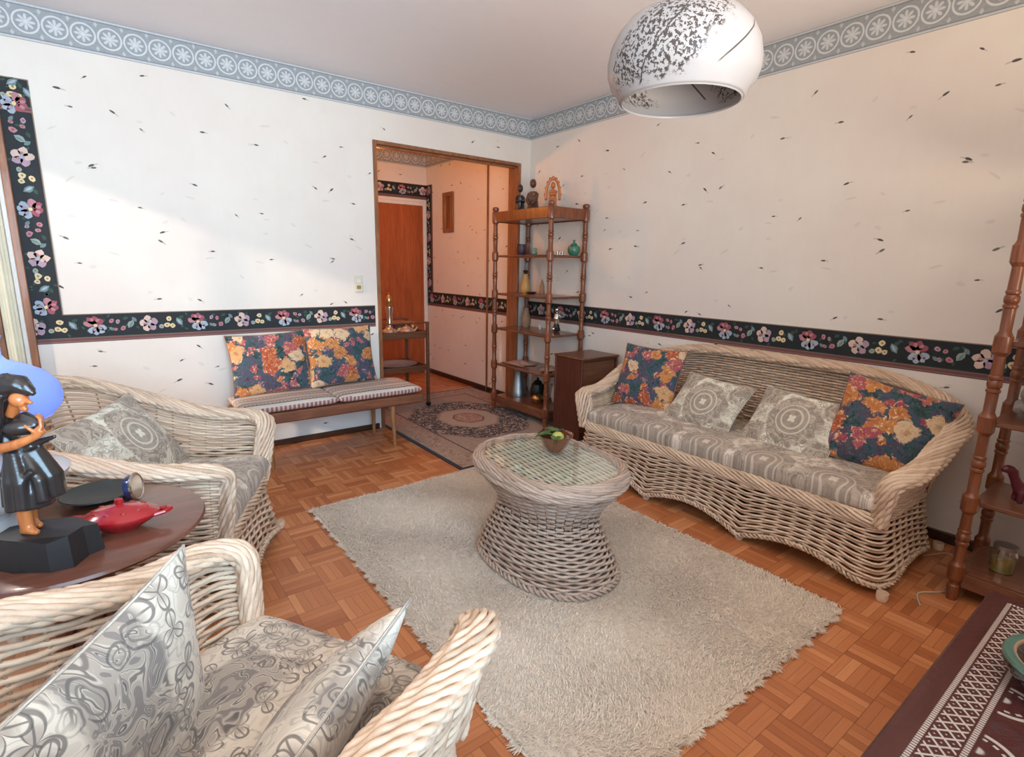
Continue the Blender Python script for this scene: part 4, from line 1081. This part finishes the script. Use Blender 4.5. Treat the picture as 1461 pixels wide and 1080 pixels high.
# carvings on the top tray
e = small('carved_figure', 'dark carved kneeling figure at the left of the corner shelf top', 'carving', (-.21, -.135, TT), -2.2); e.scale = (1.3,) * 3
blobby('body', M['ebony'], e, [('e', (0, 0, .03), (.055, .045, .03)), ('t', [(-.015, 0, .04), (-.01, 0, .10), (0, 0, .155)], [.036, .028, .022]), ('e', (.0, 0, .195), (.021, .019, .026)), ('t', [(0, -.02, .14), (.035, -.025, .11), (.065, 0, .115)], [.012, .010, .009]), ('t', [(0, .02, .14), (.035, .025, .11), (.065, 0, .115)], [.012, .010, .009]), ('e', (.045, 0, .05), (.035, .030, .022))], .005, 3)
e = small('carved_figure', 'brown carved seated woman with bowed head in the middle of the corner shelf top', 'carving', (-.21, -.305, TT), -2.6); e.scale = (1.3,) * 3
blobby('body', wood('carved_brown_wood', (.07, .03, .018), (.15, .07, .04), .35, 'z'), e, [('e', (0, 0, .035), (.05, .055, .035)), ('t', [(0, 0, .05), (-.005, 0, .11), (0, .0, .165)], [.040, .028, .024]), ('e', (.006, 0, .21), (.023, .021, .028)), ('t', [(0, -.025, .15), (.03, -.03, .11), (.05, -.01, .085)], [.013, .011, .010]), ('t', [(0, .025, .15), (.03, .03, .11), (.05, .01, .085)], [.013, .011, .010])], .005, 3)
e = small('carved_figure', 'orange carved openwork saint figure by the front post of the corner shelf top', 'carving', (-.23, -.565, TT), -2.3); e.scale = (1.25,) * 3
blobby('body', M['rosewood'], e, [('e', (0, 0, .02), (.038, .035, .02)), ('t', [(0, 0, .02), (0, 0, .10), (0, 0, .16)], [.028, .026, .018]), ('e', (.004, 0, .185), (.017, .016, .021)), ('t', [(0, -.02, .15), (.022, -.015, .13), (.028, 0, .135)], [.010, .009, .008]), ('t', [(0, .02, .15), (.022, .015, .13), (.028, 0, .135)], [.010, .009, .008])], .004, 2)
a = np.linspace(-.25, PI + .25, 26); m = MB(); m.tube(np.stack([0 * a - .006, .042 * np.cos(a), .125 + .10 * np.sin(a)], 1), .008, 8)
for k in range(9): b_ = .1 + k * .37; m.ell((-.006, .046 * math.cos(b_), .125 + .106 * math.sin(b_)), (.008, .010, .010), 8)
m.build('halo', M['rosewood'], e, 180)
# shelf at 1.318
Z1 = 1.3357
lathe_thing('clay_mug', 'dark plum pottery mug on the second shelf near the doorway', 'mug', (-.205, -.16, Z1), [('mug_body', [(0, 0), (.030, 0), (.040, .03), (.042, .06), (.036, .085), (.039, .092), (.034, .09), (.036, .05), (0, .01)], M['plum'])])
e = small('pottery_frog', 'small mint green pottery figure on the second shelf', 'figurine', (-.19, -.315, Z1)); blobby('body', M['mint'], e, [('e', (0, 0, .022), (.026, .026, .022)), ('e', (.006, 0, .048), (.018, .018, .016))], .004, 2)
e = small('clay_figurine', 'small brown seated clay figurine behind the front post', 'figurine', (-.21, -.525, Z1)); blobby('body', M['plum'], e, [('e', (0, 0, .024), (.026, .03, .024)), ('t', [(0, 0, .02), (0, 0, .065)], [.020, .014]), ('e', (0, 0, .078), (.015, .014, .017))], .004, 2)
lab = ('the one nearest the brown figurine', 'the middle one', 'the one nearest the green pot')
for i, y in enumerate((-.585, -.612, -.639)):
    lathe_thing('glass_cup', 'tiny clear glass cup on the second shelf, ' + lab[i], 'cup', (-.18, y, Z1), [('cup_body', [(0, 0), (.010, 0), (.0115, .03), (.0105, .032), (.009, .004), (0, .004)], M['glass_clear'])], 'tiny glass cups on the corner shelf')
gp = lathe_thing('ceramic_pot', 'round green glazed pot with lid on the second shelf', 'pot', (-.09, -.672, Z1), [('pot_body', [(0, 0), (.028, 0), (.044, .02), (.050, .045), (.042, .07), (.026, .08), (0, .082)], M['jade']), ('lid', [(.026, .081), (.024, .09), (.010, .098), (.008, .106), (.011, .114), (0, .12)], M['jade'])])
# shelf at 1.006
Z2 = 1.0237
lathe_thing('wooden_bottle', 'pear shaped ochre bottle with dark neck on the third shelf', 'bottle', (-.16, -.17, Z2), [('bottle_body', [(0, 0), (.030, 0), (.042, .025), (.044, .055), (.032, .10), (.020, .14), (.017, .16), (0, .16)], M['ochre']), ('neck', [(.017, .16), (.018, .175), (.024, .185), (.022, .192), (.010, .195), (.010, .25), (0, .252)], M['darkglaze'])])
lathe_thing('saucer', 'small dark saucer beside the ochre bottle', 'saucer', (-.17, -.265, Z2), [('saucer_body', [(0, 0), (.025, 0), (.045, .012), (.044, .015), (.02, .005), (0, .005)], M['plum'])])
lathe_thing('wooden_cone', 'pointed brown wooden ornament on the third shelf', 'ornament', (-.09, -.305, Z2), [('cone_body', [(0, 0), (.022, 0), (.024, .01), (.019, .04), (.020, .06), (.010, .10), (0, .125)], M['tan_clay'])])
# shelf at .712
Z3 = 0.7297
lathe_thing('clay_vase', 'tan clay vase at the back of the fourth shelf', 'vase', (-.13, -.15, Z3), [('vase_body', [(0, 0), (.026, 0), (.04, .03), (.043, .07), (.028, .12), (.02, .15), (.025, .165), (.02, .165), (.014, .15), (0, .145)], M['tan_clay'])])
lathe_thing('porcelain_cup', 'tiny cream porcelain cup on the fourth shelf', 'cup', (-.13, -.34, Z3), [('cup_body', [(0, 0), (.009, 0), (.013, .015), (.015, .035), (.0135, .035), (.010, .006), (0, .005)], M['cream_clay'])])
e = small('silver_figurine', 'silver and black figure ornament on the fourth shelf', 'figurine', (-.12, -.535, Z3), -2.4)
blobby('base', M['black'], e, [('e', (0, 0, .018), (.042, .035, .018)), ('t', [(0, 0, .02), (0, 0, .07)], [.03, .02])], .005, 2)
blobby('body', M['silver'], e, [('t', [(0, 0, .06), (.005, 0, .11), (0, 0, .15)], [.022, .026, .018]), ('e', (.0, 0, .178), (.018, .018, .022)), ('t', [(0, .02, .14), (.03, .055, .12), (.04, .075, .15)], [.009, .007, .006]), ('e', (.03, -.02, .025), (.02, .016, .02))], .004, 2)
# shelf at .402
Z4 = 0.4197
e = small('folded_cloth', 'rumpled pinkish cloth lying on the fifth shelf', 'cloth', (-.22, -.20, Z4))
g = np.linspace(-1, 1, 26); GX, GY = np.meshgrid(g, g, indexing='ij'); m = MB()
zz = .006 + .016 * (1 - GX ** 2) * (1 - GY ** 2) * (1 + .6 * np.sin(GX * 7 + GY * 3) * np.cos(GY * 5)); P = np.stack([GX * .10, GY * .13 * (1 + .12 * np.sin(GX * 5)), zz], -1); m.grid(P); m.grid(P * [1, 1, 0] + [0, 0, .001], None, flip=True); m.build('fabric', plain('cloth_pinkish', (.42, .28, .23), .9), e, 180)
lathe_thing('clay_plate', 'small tan plate near the front of the fifth shelf', 'plate', (-.26, -.60, Z4), [('plate_body', [(0, 0), (.035, 0), (.055, .012), (.062, .016), (.060, .019), (.035, .006), (0, .006)], plain('plate_peach', (.52, .33, .24), .5))])
e = small('straw_basket', 'small brown handled basket at the right end of the fifth shelf', 'basket', (-.12, -.66, Z4))
m = MB(); m.lathe([(0, 0), (.035, 0), (.05, .03), (.052, .07), (.048, .07), (.045, .03), (0, .006)], 20); m.build('basket_body', M['tan_clay'], e); a = np.linspace(0, PI, 16); m = MB(); m.tube(np.stack([0 * a, .05 * np.cos(a), .065 + .085 * np.sin(a)], 1), .009, 8); m.build('handle', M['tan_clay'], e)
# plinth shelf
Z5 = 0.1337
lathe_thing('metal_churn', 'flared dull aluminium funnel vase on the bottom shelf', 'vase', (-.215, -.165, Z5), [('vase_body', [(0, 0), (.078, 0), (.080, .01), (.074, .04), (.058, .11), (.050, .17), (.050, .235), (.054, .245), (.050, .245), (.046, .235), (.046, .17), (0, .02)], M['pewter'])])
lathe_thing('dark_urn', 'black lidded urn on the bottom shelf', 'urn', (-.15, -.355, Z5), [('urn_body', [(0, 0), (.05, 0), (.062, .03), (.066, .08), (.05, .13), (0, .14)], M['black']), ('lid', [(.04, .138), (.03, .155), (.01, .165), (.012, .18), (0, .186)], M['black'])])
lathe_thing('brass_bowl', 'round old brass pot at the front of the bottom shelf', 'pot', (-.245, -.47, Z5), [('pot_body', [(0, 0), (.028, 0), (.048, .02), (.052, .042), (.040, .062), (.034, .066), (.030, .062), (0, .05)], M['brass'])])
lathe_thing('porcelain_jug', 'small painted porcelain jug behind the brass pot on the bottom shelf', 'jug', (-.09, -.53, Z5), [('jug_body', [(0, 0), (.035, 0), (.05, .05), (.045, .11), (.028, .15), (.034, .18), (.03, .18), (.022, .15), (0, .14)], M['cream_clay'])])

# ---- brown cabinet between the shelf and the sofa
cb = empty('side_cabinet', 'dark mahogany box cabinet between the corner shelf and the sofa', 'cabinet', (-.215, -.985, .0085))
m = MB(); m.box(-.185, .185, .128, .145, 0, .592, .003); m.box(-.185, -.168, -.145, .128, 0, .592, .003); m.box(.168, .185, -.145, .128, 0, .592, .003); m.box(-.168, .168, -.13, .128, .0, .05, .003); m.box(-.168, .168, -.145, .128, .575, .592, .003); m.build('carcass', M['cabinet'], cb)
m = MB(); m.box(-.192, .190, -.152, .150, .592, .606, .004); m.build('top_panel', M['trolley'], cb)
m = MB(); m.box(-.166, .166, -.135, -.120, .052, .573, .003); m.build('door', M['trolley'], cb)

# ---- items on the right hand shelf
RX, RY = -.358, -3.704
e = small('stone_head', 'grey carved stone ornament on the middle board of the right shelf', 'carving', (RX - .06, RY + .245, Z3 - .0085), 2.6)
blobby('body', M['stone'], e, [('e', (0, 0, .045), (.055, .045, .045)), ('e', (.01, 0, .10), (.048, .042, .04)), ('t', [(-.03, -.02, .03), (.02, -.045, .06), (.05, -.02, .04)], [.02, .018, .015]), ('e', (.05, .01, .055), (.02, .02, .018))], .005, 2)
blobby('cap', M['cream_clay'], e, [('t', [(-.05, 0, .10), (-.02, 0, .138), (.03, 0, .135)], [.014, .018, .014])], .005, 2)
e = small('carved_animal', 'dark maroon carved animal on the lower board of the right shelf', 'carving', (RX - .05, RY + .21, Z4 - .0085), 2.2)
blobby('body', M['maroon'], e, [('e', (0, 0, .055), (.06, .03, .03)), ('t', [(.04, 0, .06), (.06, 0, .10), (.07, 0, .125)], [.02, .016, .018]), ('e', (.085, 0, .13), (.026, .016, .016)), ('t', [(.035, .015, .05), (.04, .018, 0.006)], [.012, .010]), ('t', [(.035, -.015, .05), (.04, -.018, 0.006)], [.012, .010]), ('t', [(-.04, .015, .05), (-.045, .018, 0.006)], [.013, .010]), ('t', [(-.04, -.015, .05), (-.045, -.018, 0.006)], [.013, .010])], .005, 2)
lathe_thing('glass_jar', 'glass jar with yellow contents on the bottom of the right shelf', 'jar', (RX - .05, RY + .245, Z5 - .0085), [('contents', [(0, .003), (.033, .003), (.034, .05), (0, .052)], M['lime']), ('jar_body', [(0, 0), (.038, 0), (.040, .01), (.040, .075), (.034, .09), (.034, .095), (.031, .09), (.037, .072), (.037, .01), (0, .002)], M['glass_clear']), ('lid', [(0, .092), (.036, .092), (.036, .108), (0, .11)], M['pewter'])])
e = small('dark_vase', 'dark green figure ornament on the upper board of the right shelf', 'ornament', (RX + .06, RY + .26, Z2 - .0085)); blobby('body', M['darkglaze'], e, [('e', (0, 0, .03), (.04, .035, .03)), ('t', [(0, 0, .03), (.01, 0, .09), (0, 0, .14)], [.03, .022, .018]), ('e', (0, 0, .16), (.022, .02, .022))], .005, 2)

# ---- carved inlaid table at the lower right
it = empty('carved_table', 'dark red carved low table with white inlay border at lower right', 'table', (-1.165, -3.545, 0))
w, dpt, zt = 1.35, .66, .38
m = MB(); m.box(-w, 0, -dpt, 0, zt - .045, zt - .001, .006, 1)
P = [(-w + .006, -dpt + .006, zt), (-.006, -dpt + .006, zt), (-.006, -.006, zt), (-w + .006, -.006, zt)]
# the border follows all four sides: four mitred pieces around a field
b = .20
q = [(x + (b if x < -.5 else -b), y + (b if y < -.3 else -b), zt) for x, y, z in P]
for i in range(4):
    j = (i + 1) % 4; along = 0 if i in (0, 2) else 1
    uvs = [(P[i][along], 0), (P[j][along], 0), (q[j][along], b), (q[i][along], b)]
    m.add([P[i], P[j], q[j], q[i]], [(0, 1, 2, 3)], uvs, 0)
m.add(q, [(0, 1, 2, 3)], [(x, b + .0 + abs(y + dpt / 2)) for x, y, z in q], 0)
m.build('table_top', [M['inlay'], M['carved']], it, None)
m = MB(); m.box(-w + .04, -.04, -dpt + .04, -dpt + .06, zt - .12, zt - .045); m.box(-w + .04, -.04, -.06, -.04, zt - .12, zt - .045); m.box(-w + .04, -w + .06, -dpt + .06, -.06, zt - .12, zt - .045); m.box(-.06, -.04, -dpt + .06, -.06, zt - .12, zt - .045); m.build('apron', M['carved'], it)
for x in (-w + .06, -.06):
    for y in (-dpt + .06, -.06): m = MB(); m.lathe([(0, 0), (.018, 0), (.026, .03), (.018, .06), (.026, .14), (.02, .2), (.028, .26), (.028, zt - .045), (0, zt - .045)], 14, (x, y, 0)); m.build('leg', M['carved'], it)
gb = empty('glazed_bowl', 'dark glazed bowl with green rim on the carved inlaid table', 'bowl', (-1.560, -3.760, .3805))
m = MB(); m.lathe([(0, 0), (.055, 0), (.062, .004), (.085, .018), (.112, .040), (.121, .056), (.116, .066)], 40); m.build('bowl_body', M['darkglaze'], gb)
m = MB(); m.lathe([(.118, .062), (.122, .068), (.119, .074), (.108, .0755), (.103, .074)], 40); m.build('rim', plain('mint_crackle_rim', (.075, .15, .115), .3, coat=.3), gb)
m = MB(); m.lathe([(.1035, .074), (.099, .073), (.0975, .067)], 40, m=0); m.lathe([(.0975, .068), (.080, .05), (.05, .025), (0, .015)], 40, m=1); m.build('inside', [M['tan_clay'], M['darkglaze']], gb)
# lace covered stool behind it
st = empty('foot_stool', 'small round stool hidden under white lace beyond the carved table', 'stool', (-.88, -3.80, 0))
m = MB(); m.lathe([(0, .33), (.15, .33), (.155, .345), (.15, .36), (0, .36)], 28); m.build('seat', M['carved'], st)
for k in range(3): a = k * 2.1 + .4; m = MB(); m.tube([(.13 * math.cos(a), .13 * math.sin(a), 0), (.10 * math.cos(a), .10 * math.sin(a), .335)], .014, 10); m.build('leg', M['carved'], st)
thl = np.linspace(0, 2 * PI, 97); rads = np.array([0.001, .08, .15, .163, .172, .18]); hs = np.array([.3615, .3615, .3615, .352, .29, .22]); P = np.zeros((6, 97, 3))
for i in range(6):
    rp = rads[i] * (1 + (.05 * np.sin(thl * 11) if i > 3 else 0) * (i - 3) / 2); P[i, :, 0] = rp * np.cos(thl); P[i, :, 1] = rp * np.sin(thl); P[i, :, 2] = hs[i] + (.008 * np.sin(thl * 22) if i == 5 else 0)
m = MB(); m.grid(P); tag(m.build('lace_cloth', M['lace'], None, 180, (-.88, -3.80, 0)), 'white lace cloth draped over the low stool beyond the carved table', 'cloth')
# cable on the floor
m = MB(); m.tube(smoothpath(resample([(-.70, -3.30, .003), (-.60, -3.25, .003), (-.55, -3.31, .003), (-.42, -3.36, .003), (-.20, -3.30, .003), (-.10, -3.24, .003), (-.25, -3.18, .003)], .02), 6), .003, 6); tag(m.build('floor_cable', M['cable'], None, 180), 'thin pale cable lying on the parquet by the sofa end', 'cable')

# ---- round side table
SC = (-3.188, -2.10)
sd = empty('side_table', 'round dark wood side table between the two wicker armchairs', 'table', (SC[0], SC[1], 0))
m = MB(); m.lathe([(0, .537), (.272, .537), (.290, .542), (.298, .550), (.294, .557), (.282, .560), (0, .560)], 64); m.build('table_top', M['sidetable'], sd)
for k in range(3):
    a = -.35 + k * 2 * PI / 3; c_, s_ = math.cos(a), math.sin(a)
    g = np.array([(.05, .537), (.052, .42), (.06, .30), (.085, .18), (.13, .07), (.19, .012)]); P = np.c_[g[:, 0] * c_, g[:, 0] * s_, g[:, 1]]
    m = MB(); m.tube(smoothpath(resample(P, .02), 3), np.linspace(.024, .014, len(resample(P, .02))), 12); m.build('leg', M['sidetable'], sd)
m = MB(); m.lathe([(0, .20), (.05, .20), (.055, .23), (.045, .28), (.06, .44), (.09, .53), (0, .537)], 20); m.build('pedestal', M['sidetable'], sd)
TS = .5605
def up4(x, y): return (-3.0716 + (x + 3.0716) * .9446, -3.8077 + (y + 3.8077) * .9446)
# table lamp
LP = up4(-3.372, -1.885)
tl = empty('table_lamp', 'oil lamp style table lamp with blue glass shade and white base', 'lamp', (LP[0], LP[1], TS))
m = MB(); m.lathe([(0, 0), (.062, 0), (.066, .010), (.045, .03), (.045, .045), (.11, .065), (.155, .095), (.172, .130), (.176, .142), (.168, .146), (.150, .150), (.10, .165), (.055, .18), (0, .182)], 48); m.build('lamp_base', M['opal_base'], tl)
m = MB(); m.lathe([(0, .182), (.035, .182), (.038, .20), (.03, .22), (.03, .25), (.042, .26), (.042, .29), (0, .292)], 24); m.build('burner', M['amber'], tl)
ms = [(.152, .283), (.158, .286), (.178, .310), (.184, .335), (.178, .365), (.155, .395), (.115, .418), (.085, .430), (.076, .445), (.076, .480), (.082, .492), (.078, .492), (.072, .480), (.071, .444), (.082, .424), (.112, .412), (.150, .390), (.172, .363), (.178, .335), (.172, .313), (.152, .290)]
m = MB(); m.lathe(ms, 56); m.build('shade', M['blueglass'], tl, 60)
m = MB(); m.lathe([(.028, .292), (.034, .33), (.030, .39), (.024, .45), (.024, .54), (.022, .54), (.022, .45), (.028, .39), (.031, .33), (.026, .295)], 24); m.build('chimney', M['glass_clear'], tl)
for k in range(3): a = k * 2.1; m = MB(); m.tube([(.04 * math.cos(a), .04 * math.sin(a), .275), (.11 * math.cos(a), .11 * math.sin(a), .27), (.156 * math.cos(a), .156 * math.sin(a), .285)], .003, 6); m.build('shade_holder', M['brass'], tl)
# carved woman
FG = up4(-3.245, -2.165)
R_ = np.array([.796, -.605, 0]); D_ = np.array([.595, .778, 0]) / np.hypot(.595, .778)
fg = empty('carved_woman', 'dark carved wooden woman in shawl and skirt bending forward on a rough plinth', 'statuette', (FG[0], FG[1], TS))
Zx = np.array([0, 0, 1.])
def W(a, d, z): return R_ * a + D_ * d + Zx * z
m = MB(); rp = [(-.075, -.045), (-.02, -.058), (.055, -.052), (.088, -.03), (.082, .02), (.095, .05), (.03, .062), (-.05, .055), (-.09, .02)]
lo = [W(a * 1.05, d * 1.05, 0) for a, d in rp]; hi = [W(a * .98, d * .98, .072 + .006 * math.sin(i * 2.3)) for i, (a, d) in enumerate(rp)]; k = len(rp)
m.add(lo + hi, [tuple(range(k))[::-1], tuple(range(k, 2 * k))] + [(i, (i + 1) % k, k + (i + 1) % k, k + i) for i in range(k)]); m.build('plinth', M['ebony_base'], fg, 25)
def tb(pts, rad): return ('t', [W(*p) for p in pts], rad)
def el(c, r): return ('e', W(*c), r)
fx = -.010
blobby('skirt', M['ebony'], fg, [tb([(fx, 0, .136), (fx + .001, 0, .17), (fx - .006, .004, .22), (fx - .012, .006, .275)], [.044, .042, .036, .027]), tb([(fx + .034, .020, .152), (fx + .034, .018, .20), (fx + .012, .012, .265)], [.028, .028, .020]),
    tb([(fx - .040, -.012, .136), (fx - .034, -.012, .20), (fx - .018, -.006, .27)], [.013, .013, .010]), tb([(fx - .014, -.034, .134), (fx - .010, -.032, .20), (fx - .012, -.018, .27)], [.012, .013, .010]), tb([(fx + .014, -.036, .140), (fx + .014, -.032, .20), (fx - .004, -.018, .265)], [.012, .013, .010]), tb([(fx + .044, -.016, .150), (fx + .040, -.014, .20), (fx + .006, -.006, .265)], [.012, .012, .009]),
    tb([(fx + .015, .014, .275), (fx + .062, .022, .292)], [.010, .004]), tb([(fx - .036, -.018, .215), (fx + .01, -.034, .195), (fx + .036, -.022, .225)], [.008, .009, .007])], .003, 3)
blobby('shawl', M['ebony'], fg, [tb([(fx - .018, .004, .262), (fx - .048, .0, .30), (fx - .056, 0, .345), (fx - .030, 0, .392)], [.024, .030, .030, .026]), tb([(fx - .078, -.006, .270), (fx - .076, -.010, .32), (fx - .045, -.010, .385)], [.012, .016, .018]),
    tb([(fx - .028, 0, .395), (fx - .004, 0, .412), (fx + .020, 0, .412), (fx + .042, 0, .396)], [.026, .029, .024, .012]), tb([(fx + .0, -.010, .436), (fx + .036, -.004, .412), (fx + .050, -.002, .392)], [.008, .010, .006]),
    tb([(fx - .012, -.024, .392), (fx - .014, -.030, .34), (fx - .030, -.030, .285)], [.012, .011, .009]), tb([(fx - .040, -.026, .37), (fx - .054, -.032, .33), (fx - .066, -.030, .275)], [.010, .010, .008])], .003, 2)
blobby('bundle', M['ebony'], fg, [el((fx + .022, -.008, .322), (.038, .022, .019)), tb([(fx - .012, 0, .332), (fx + .024, -.004, .345), (fx + .056, 0, .325)], [.010, .011, .008])], .003, 2)
blobby('face', M['rosewood'], fg, [el((fx + .022, -.010, .384), (.018, .016, .017)), tb([(fx + .020, -.012, .382), (fx + .038, -.014, .374)], [.013, .008]), tb([(fx + .038, -.012, .384), (fx + .052, -.014, .376)], [.006, .004]), tb([(fx + .028, -.012, .366), (fx + .040, -.014, .362)], [.008, .005]), tb([(fx + .010, -.006, .372), (fx - .006, -.004, .345)], [.012, .012])], .0025, 1)
blobby('arm', M['rosewood'], fg, [tb([(fx - .070, -.030, .264), (fx - .03, -.034, .276), (fx + .02, -.032, .289), (fx + .056, -.022, .305)], [.009, .012, .011, .008]), tb([(fx + .054, -.022, .304), (fx + .066, -.016, .320)], [.009, .011])] + [tb([(fx + .066 - .003 * j, -.016 + .004 * j, .322), (fx + .064 - .003 * j, -.012 + .005 * j, .342), (fx + .052 - .003 * j, -.008 + .005 * j, .350)], [.0042, .004, .0032]) for j in range(-1, 3)] + [tb([(fx + .060, -.024, .312), (fx + .050, -.030, .326), (fx + .042, -.030, .332)], [.0045, .004, .003])], .0025, 1)
for sx, dd in ((-.004, -.014), (-.026, .020)):
    blobby('leg', M['rosewood'], fg, [tb([(fx + sx, dd, .076), (fx + sx - .001, dd, .105), (fx + sx - .002, dd, .150)], [.0135, .0145, .0165]), tb([(fx + sx - .010, dd, .082), (fx + sx + .012, dd - .005, .082), (fx + sx + .030, dd - .008, .078)], [.011, .010, .006])], .003, 2)
# red lidded dish
rd = empty('lidded_dish', 'red glazed lidded oval dish with two handles on the side table', 'dish', (*up4(-3.088, -2.080), TS), math.atan2(-.605, .796) + .35)
m = MB(); m.lathe([(0, 0), (.040, 0), (.046, .006), (.072, .022), (.084, .032), (.085, .036), (0, .036)], 40, sx=1.0, sy=.72); m.build('dish_body', M['red'], rd)
m = MB(); pr = [(.086, .036), (.086, .040), (.066, .052), (.040, .060), (.015, .064), (.008, .067), (.011, .074), (.009, .081), (0, .084)]; m.lathe(pr, 40, sx=1., sy=.72)
for k in range(10): a = k * .628; m.ell((.056 * math.cos(a), .056 * .72 * math.sin(a), .054), (.008, .006, .004), 8)
m.build('lid', M['red'], rd)
for s_ in (-1, 1): m = MB(); m.tube([(s_ * .078, -.018, .034), (s_ * .102, -.014, .038), (s_ * .112, 0, .040), (s_ * .102, .014, .038), (s_ * .078, .018, .034)], .006, 8); m.build('handle', M['red'], rd)
# pewter dish and the small round silver mirror box
lathe_thing('pewter_dish', 'dark grey oval pewter dish on the side table behind the red dish', 'dish', (*up4(-3.135, -1.815), TS), [('dish_body', [(0, 0), (.045, 0), (.060, .004), (.088, .018), (.094, .022), (.091, .025), (.06, .010), (0, .008)], plain('dark_pewter', (.055, .06, .058), .45, .3))])
cmp_ = empty('trinket_box', 'small round silver rimmed dark blue box standing on edge by the red dish', 'box', (*up4(-3.046, -1.885), TS + .041))
ax_ = Vector((.90, -.42, .12)).normalized(); ay_ = ax_.cross(Vector((0, 0, 1))).normalized(); Mx = basis(ay_, ax_.cross(ay_), ax_)
m = MB(); m.lathe([(0, -.016), (.034, -.016), (.037, -.006), (.037, .002), (0, .002)], 32, M=Mx); m.build('box_body', M['bluedark'], cmp_)
m = MB(); m.lathe([(.030, .001), (.040, .001), (.041, .005), (.036, .008), (.034, .006), (.015, .0065), (0, .0065)], 32, M=Mx); m.build('lid', M['silver'], cmp_)

# ---- pendant lamp
PD = (-1.705, -2.778, 1.818)
pd = empty('pendant_lamp', 'round milk glass pendant lamp printed with brown branches hanging from the ceiling', 'lamp', PD)
outer = [(r_, z_ * .93) for r_, z_ in [(.160, -.118), (.166, -.120), (.171, -.115), (.178, -.098), (.196, -.075), (.205, -.045), (.206, -.015), (.199, .025), (.182, .062), (.155, .095), (.120, .118), (.085, .130), (.060, .136), (.052, .142)]]
inner = [(r_ - .005, z_ - .003) for r_, z_ in outer[::-1]]; inner[-1] = (.160, -.1097)
m = MB(); m.lathe(outer + inner, 72); m.build('shade', M['opal'], pd, 70)
m = MB(); m.lathe([(.052, .130), (.050, .142), (.040, .180), (.034, .215), (.036, .225), (.020, .232), (0, .233)], 32); m.build('neck', M['opal_plain'], pd)
m = MB(); m.tube([(0, 0, .232), (0, 0, H - PD[2] - .04)], .006, 8); m.build('rod', M['brass'], pd)
m = MB(); m.lathe([(0, H - PD[2] - .06), (.03, H - PD[2] - .055), (.055, H - PD[2] - .02), (.06, H - PD[2] - .0005), (0, H - PD[2] - .0005)], 32); m.build('canopy', M['opal_plain'], pd)
m = MB(); m.lathe([(0, -.005), (.020, .005), (.030, .03), (.026, .06), (.015, .085), (.015, .12), (0, .12)], 24); m.build('bulb', M['chimney'], pd)

# ------------------------------------------------------------------ light
def area(name, loc, rot, sx, sy, power, col):
    l = bpy.data.lights.new(name, 'AREA'); l.shape = 'RECTANGLE'; l.size = sx; l.size_y = sy; l.energy = power; l.color = col
    o = bpy.data.objects.new(name, l); COL.objects.link(o); o.location = loc; o.rotation_euler = rot; return o
area('window_daylight_near', (-3.1, YN + .02, 1.48), (PI / 2, 0, 0), 2.0, 1.4, 60, (.46, .74, 1.0)).data.spread = math.radians(110)
area('added_ceiling_fill', (-2.4, YN + .04, 1.10), (PI / 2 + .85, 0, 0), 3.2, .6, 68, (1.0, .81, .60)).data.spread = math.radians(120)  # fill light added by the near window, tilted up to brighten the ceiling
area('window_daylight_side', (XL + .02, -.60, 1.35), (0, -PI / 2, 0), 1.6, .65, 2, (1.0, .80, .55)).data.spread = math.radians(75)
area('lobby_daylight', (-3.85, .70, 1.4), (-PI / 2, 0, 0), .8, 1.6, 7, (.95, .98, 1.0))
def point(name, loc, power, col, r):
    l = bpy.data.lights.new(name, 'POINT'); l.energy = power; l.color = col; l.shadow_soft_size = r
    o = bpy.data.objects.new(name, l); COL.objects.link(o); o.location = loc; return o
point('hall_lamp', (-1.26, .45, 1.93), 17.5, (1.0, .33, .06), .03)
point('blue_lamp_bulb', (LP[0], LP[1], TS + .345), 3.5, (1.0, .93, .85), .02)
l = bpy.data.lights.new('low_sun', 'SUN'); l.energy = 3.0; l.color = (1., .79, .60); l.angle = math.radians(2.5)
o = bpy.data.objects.new('low_sun', l); COL.objects.link(o); o.rotation_euler = Vector((1, .30, -.37)).to_track_quat('-Z', 'Y').to_euler()
w = bpy.data.worlds.new('sky'); bpy.context.scene.world = w; w.use_nodes = True
bg = w.node_tree.nodes.get('Background') or w.node_tree.nodes.new('ShaderNodeBackground')
bg.inputs[0].default_value = (.85, .93, 1, 1); bg.inputs[1].default_value = .25

# ------------------------------------------------------------------ camera
cam = bpy.data.cameras.new('camera'); co = bpy.data.objects.new('camera', cam); COL.objects.link(co)
cam.sensor_width = 36; cam.sensor_fit = 'HORIZONTAL'; cam.lens = 768.48 / 1461 * 36; cam.clip_start = .02
Rv, Uv, Fv = Vector((.79623862, -.60472933, .01750733)), Vector((.10918216, .17210163, .97900985)), Vector((.59504901, .77761396, -.20305962))
co.matrix_world = basis(Rv, Uv, -Fv, (-3.07157, -3.80773, 1.24232))
sc = bpy.context.scene; sc.camera = co
sc.view_settings.view_transform = 'Standard'; sc.view_settings.look = 'None'; sc.view_settings.gamma = 1; sc.view_settings.use_curve_mapping = False
sc.view_settings.exposure = 0.0
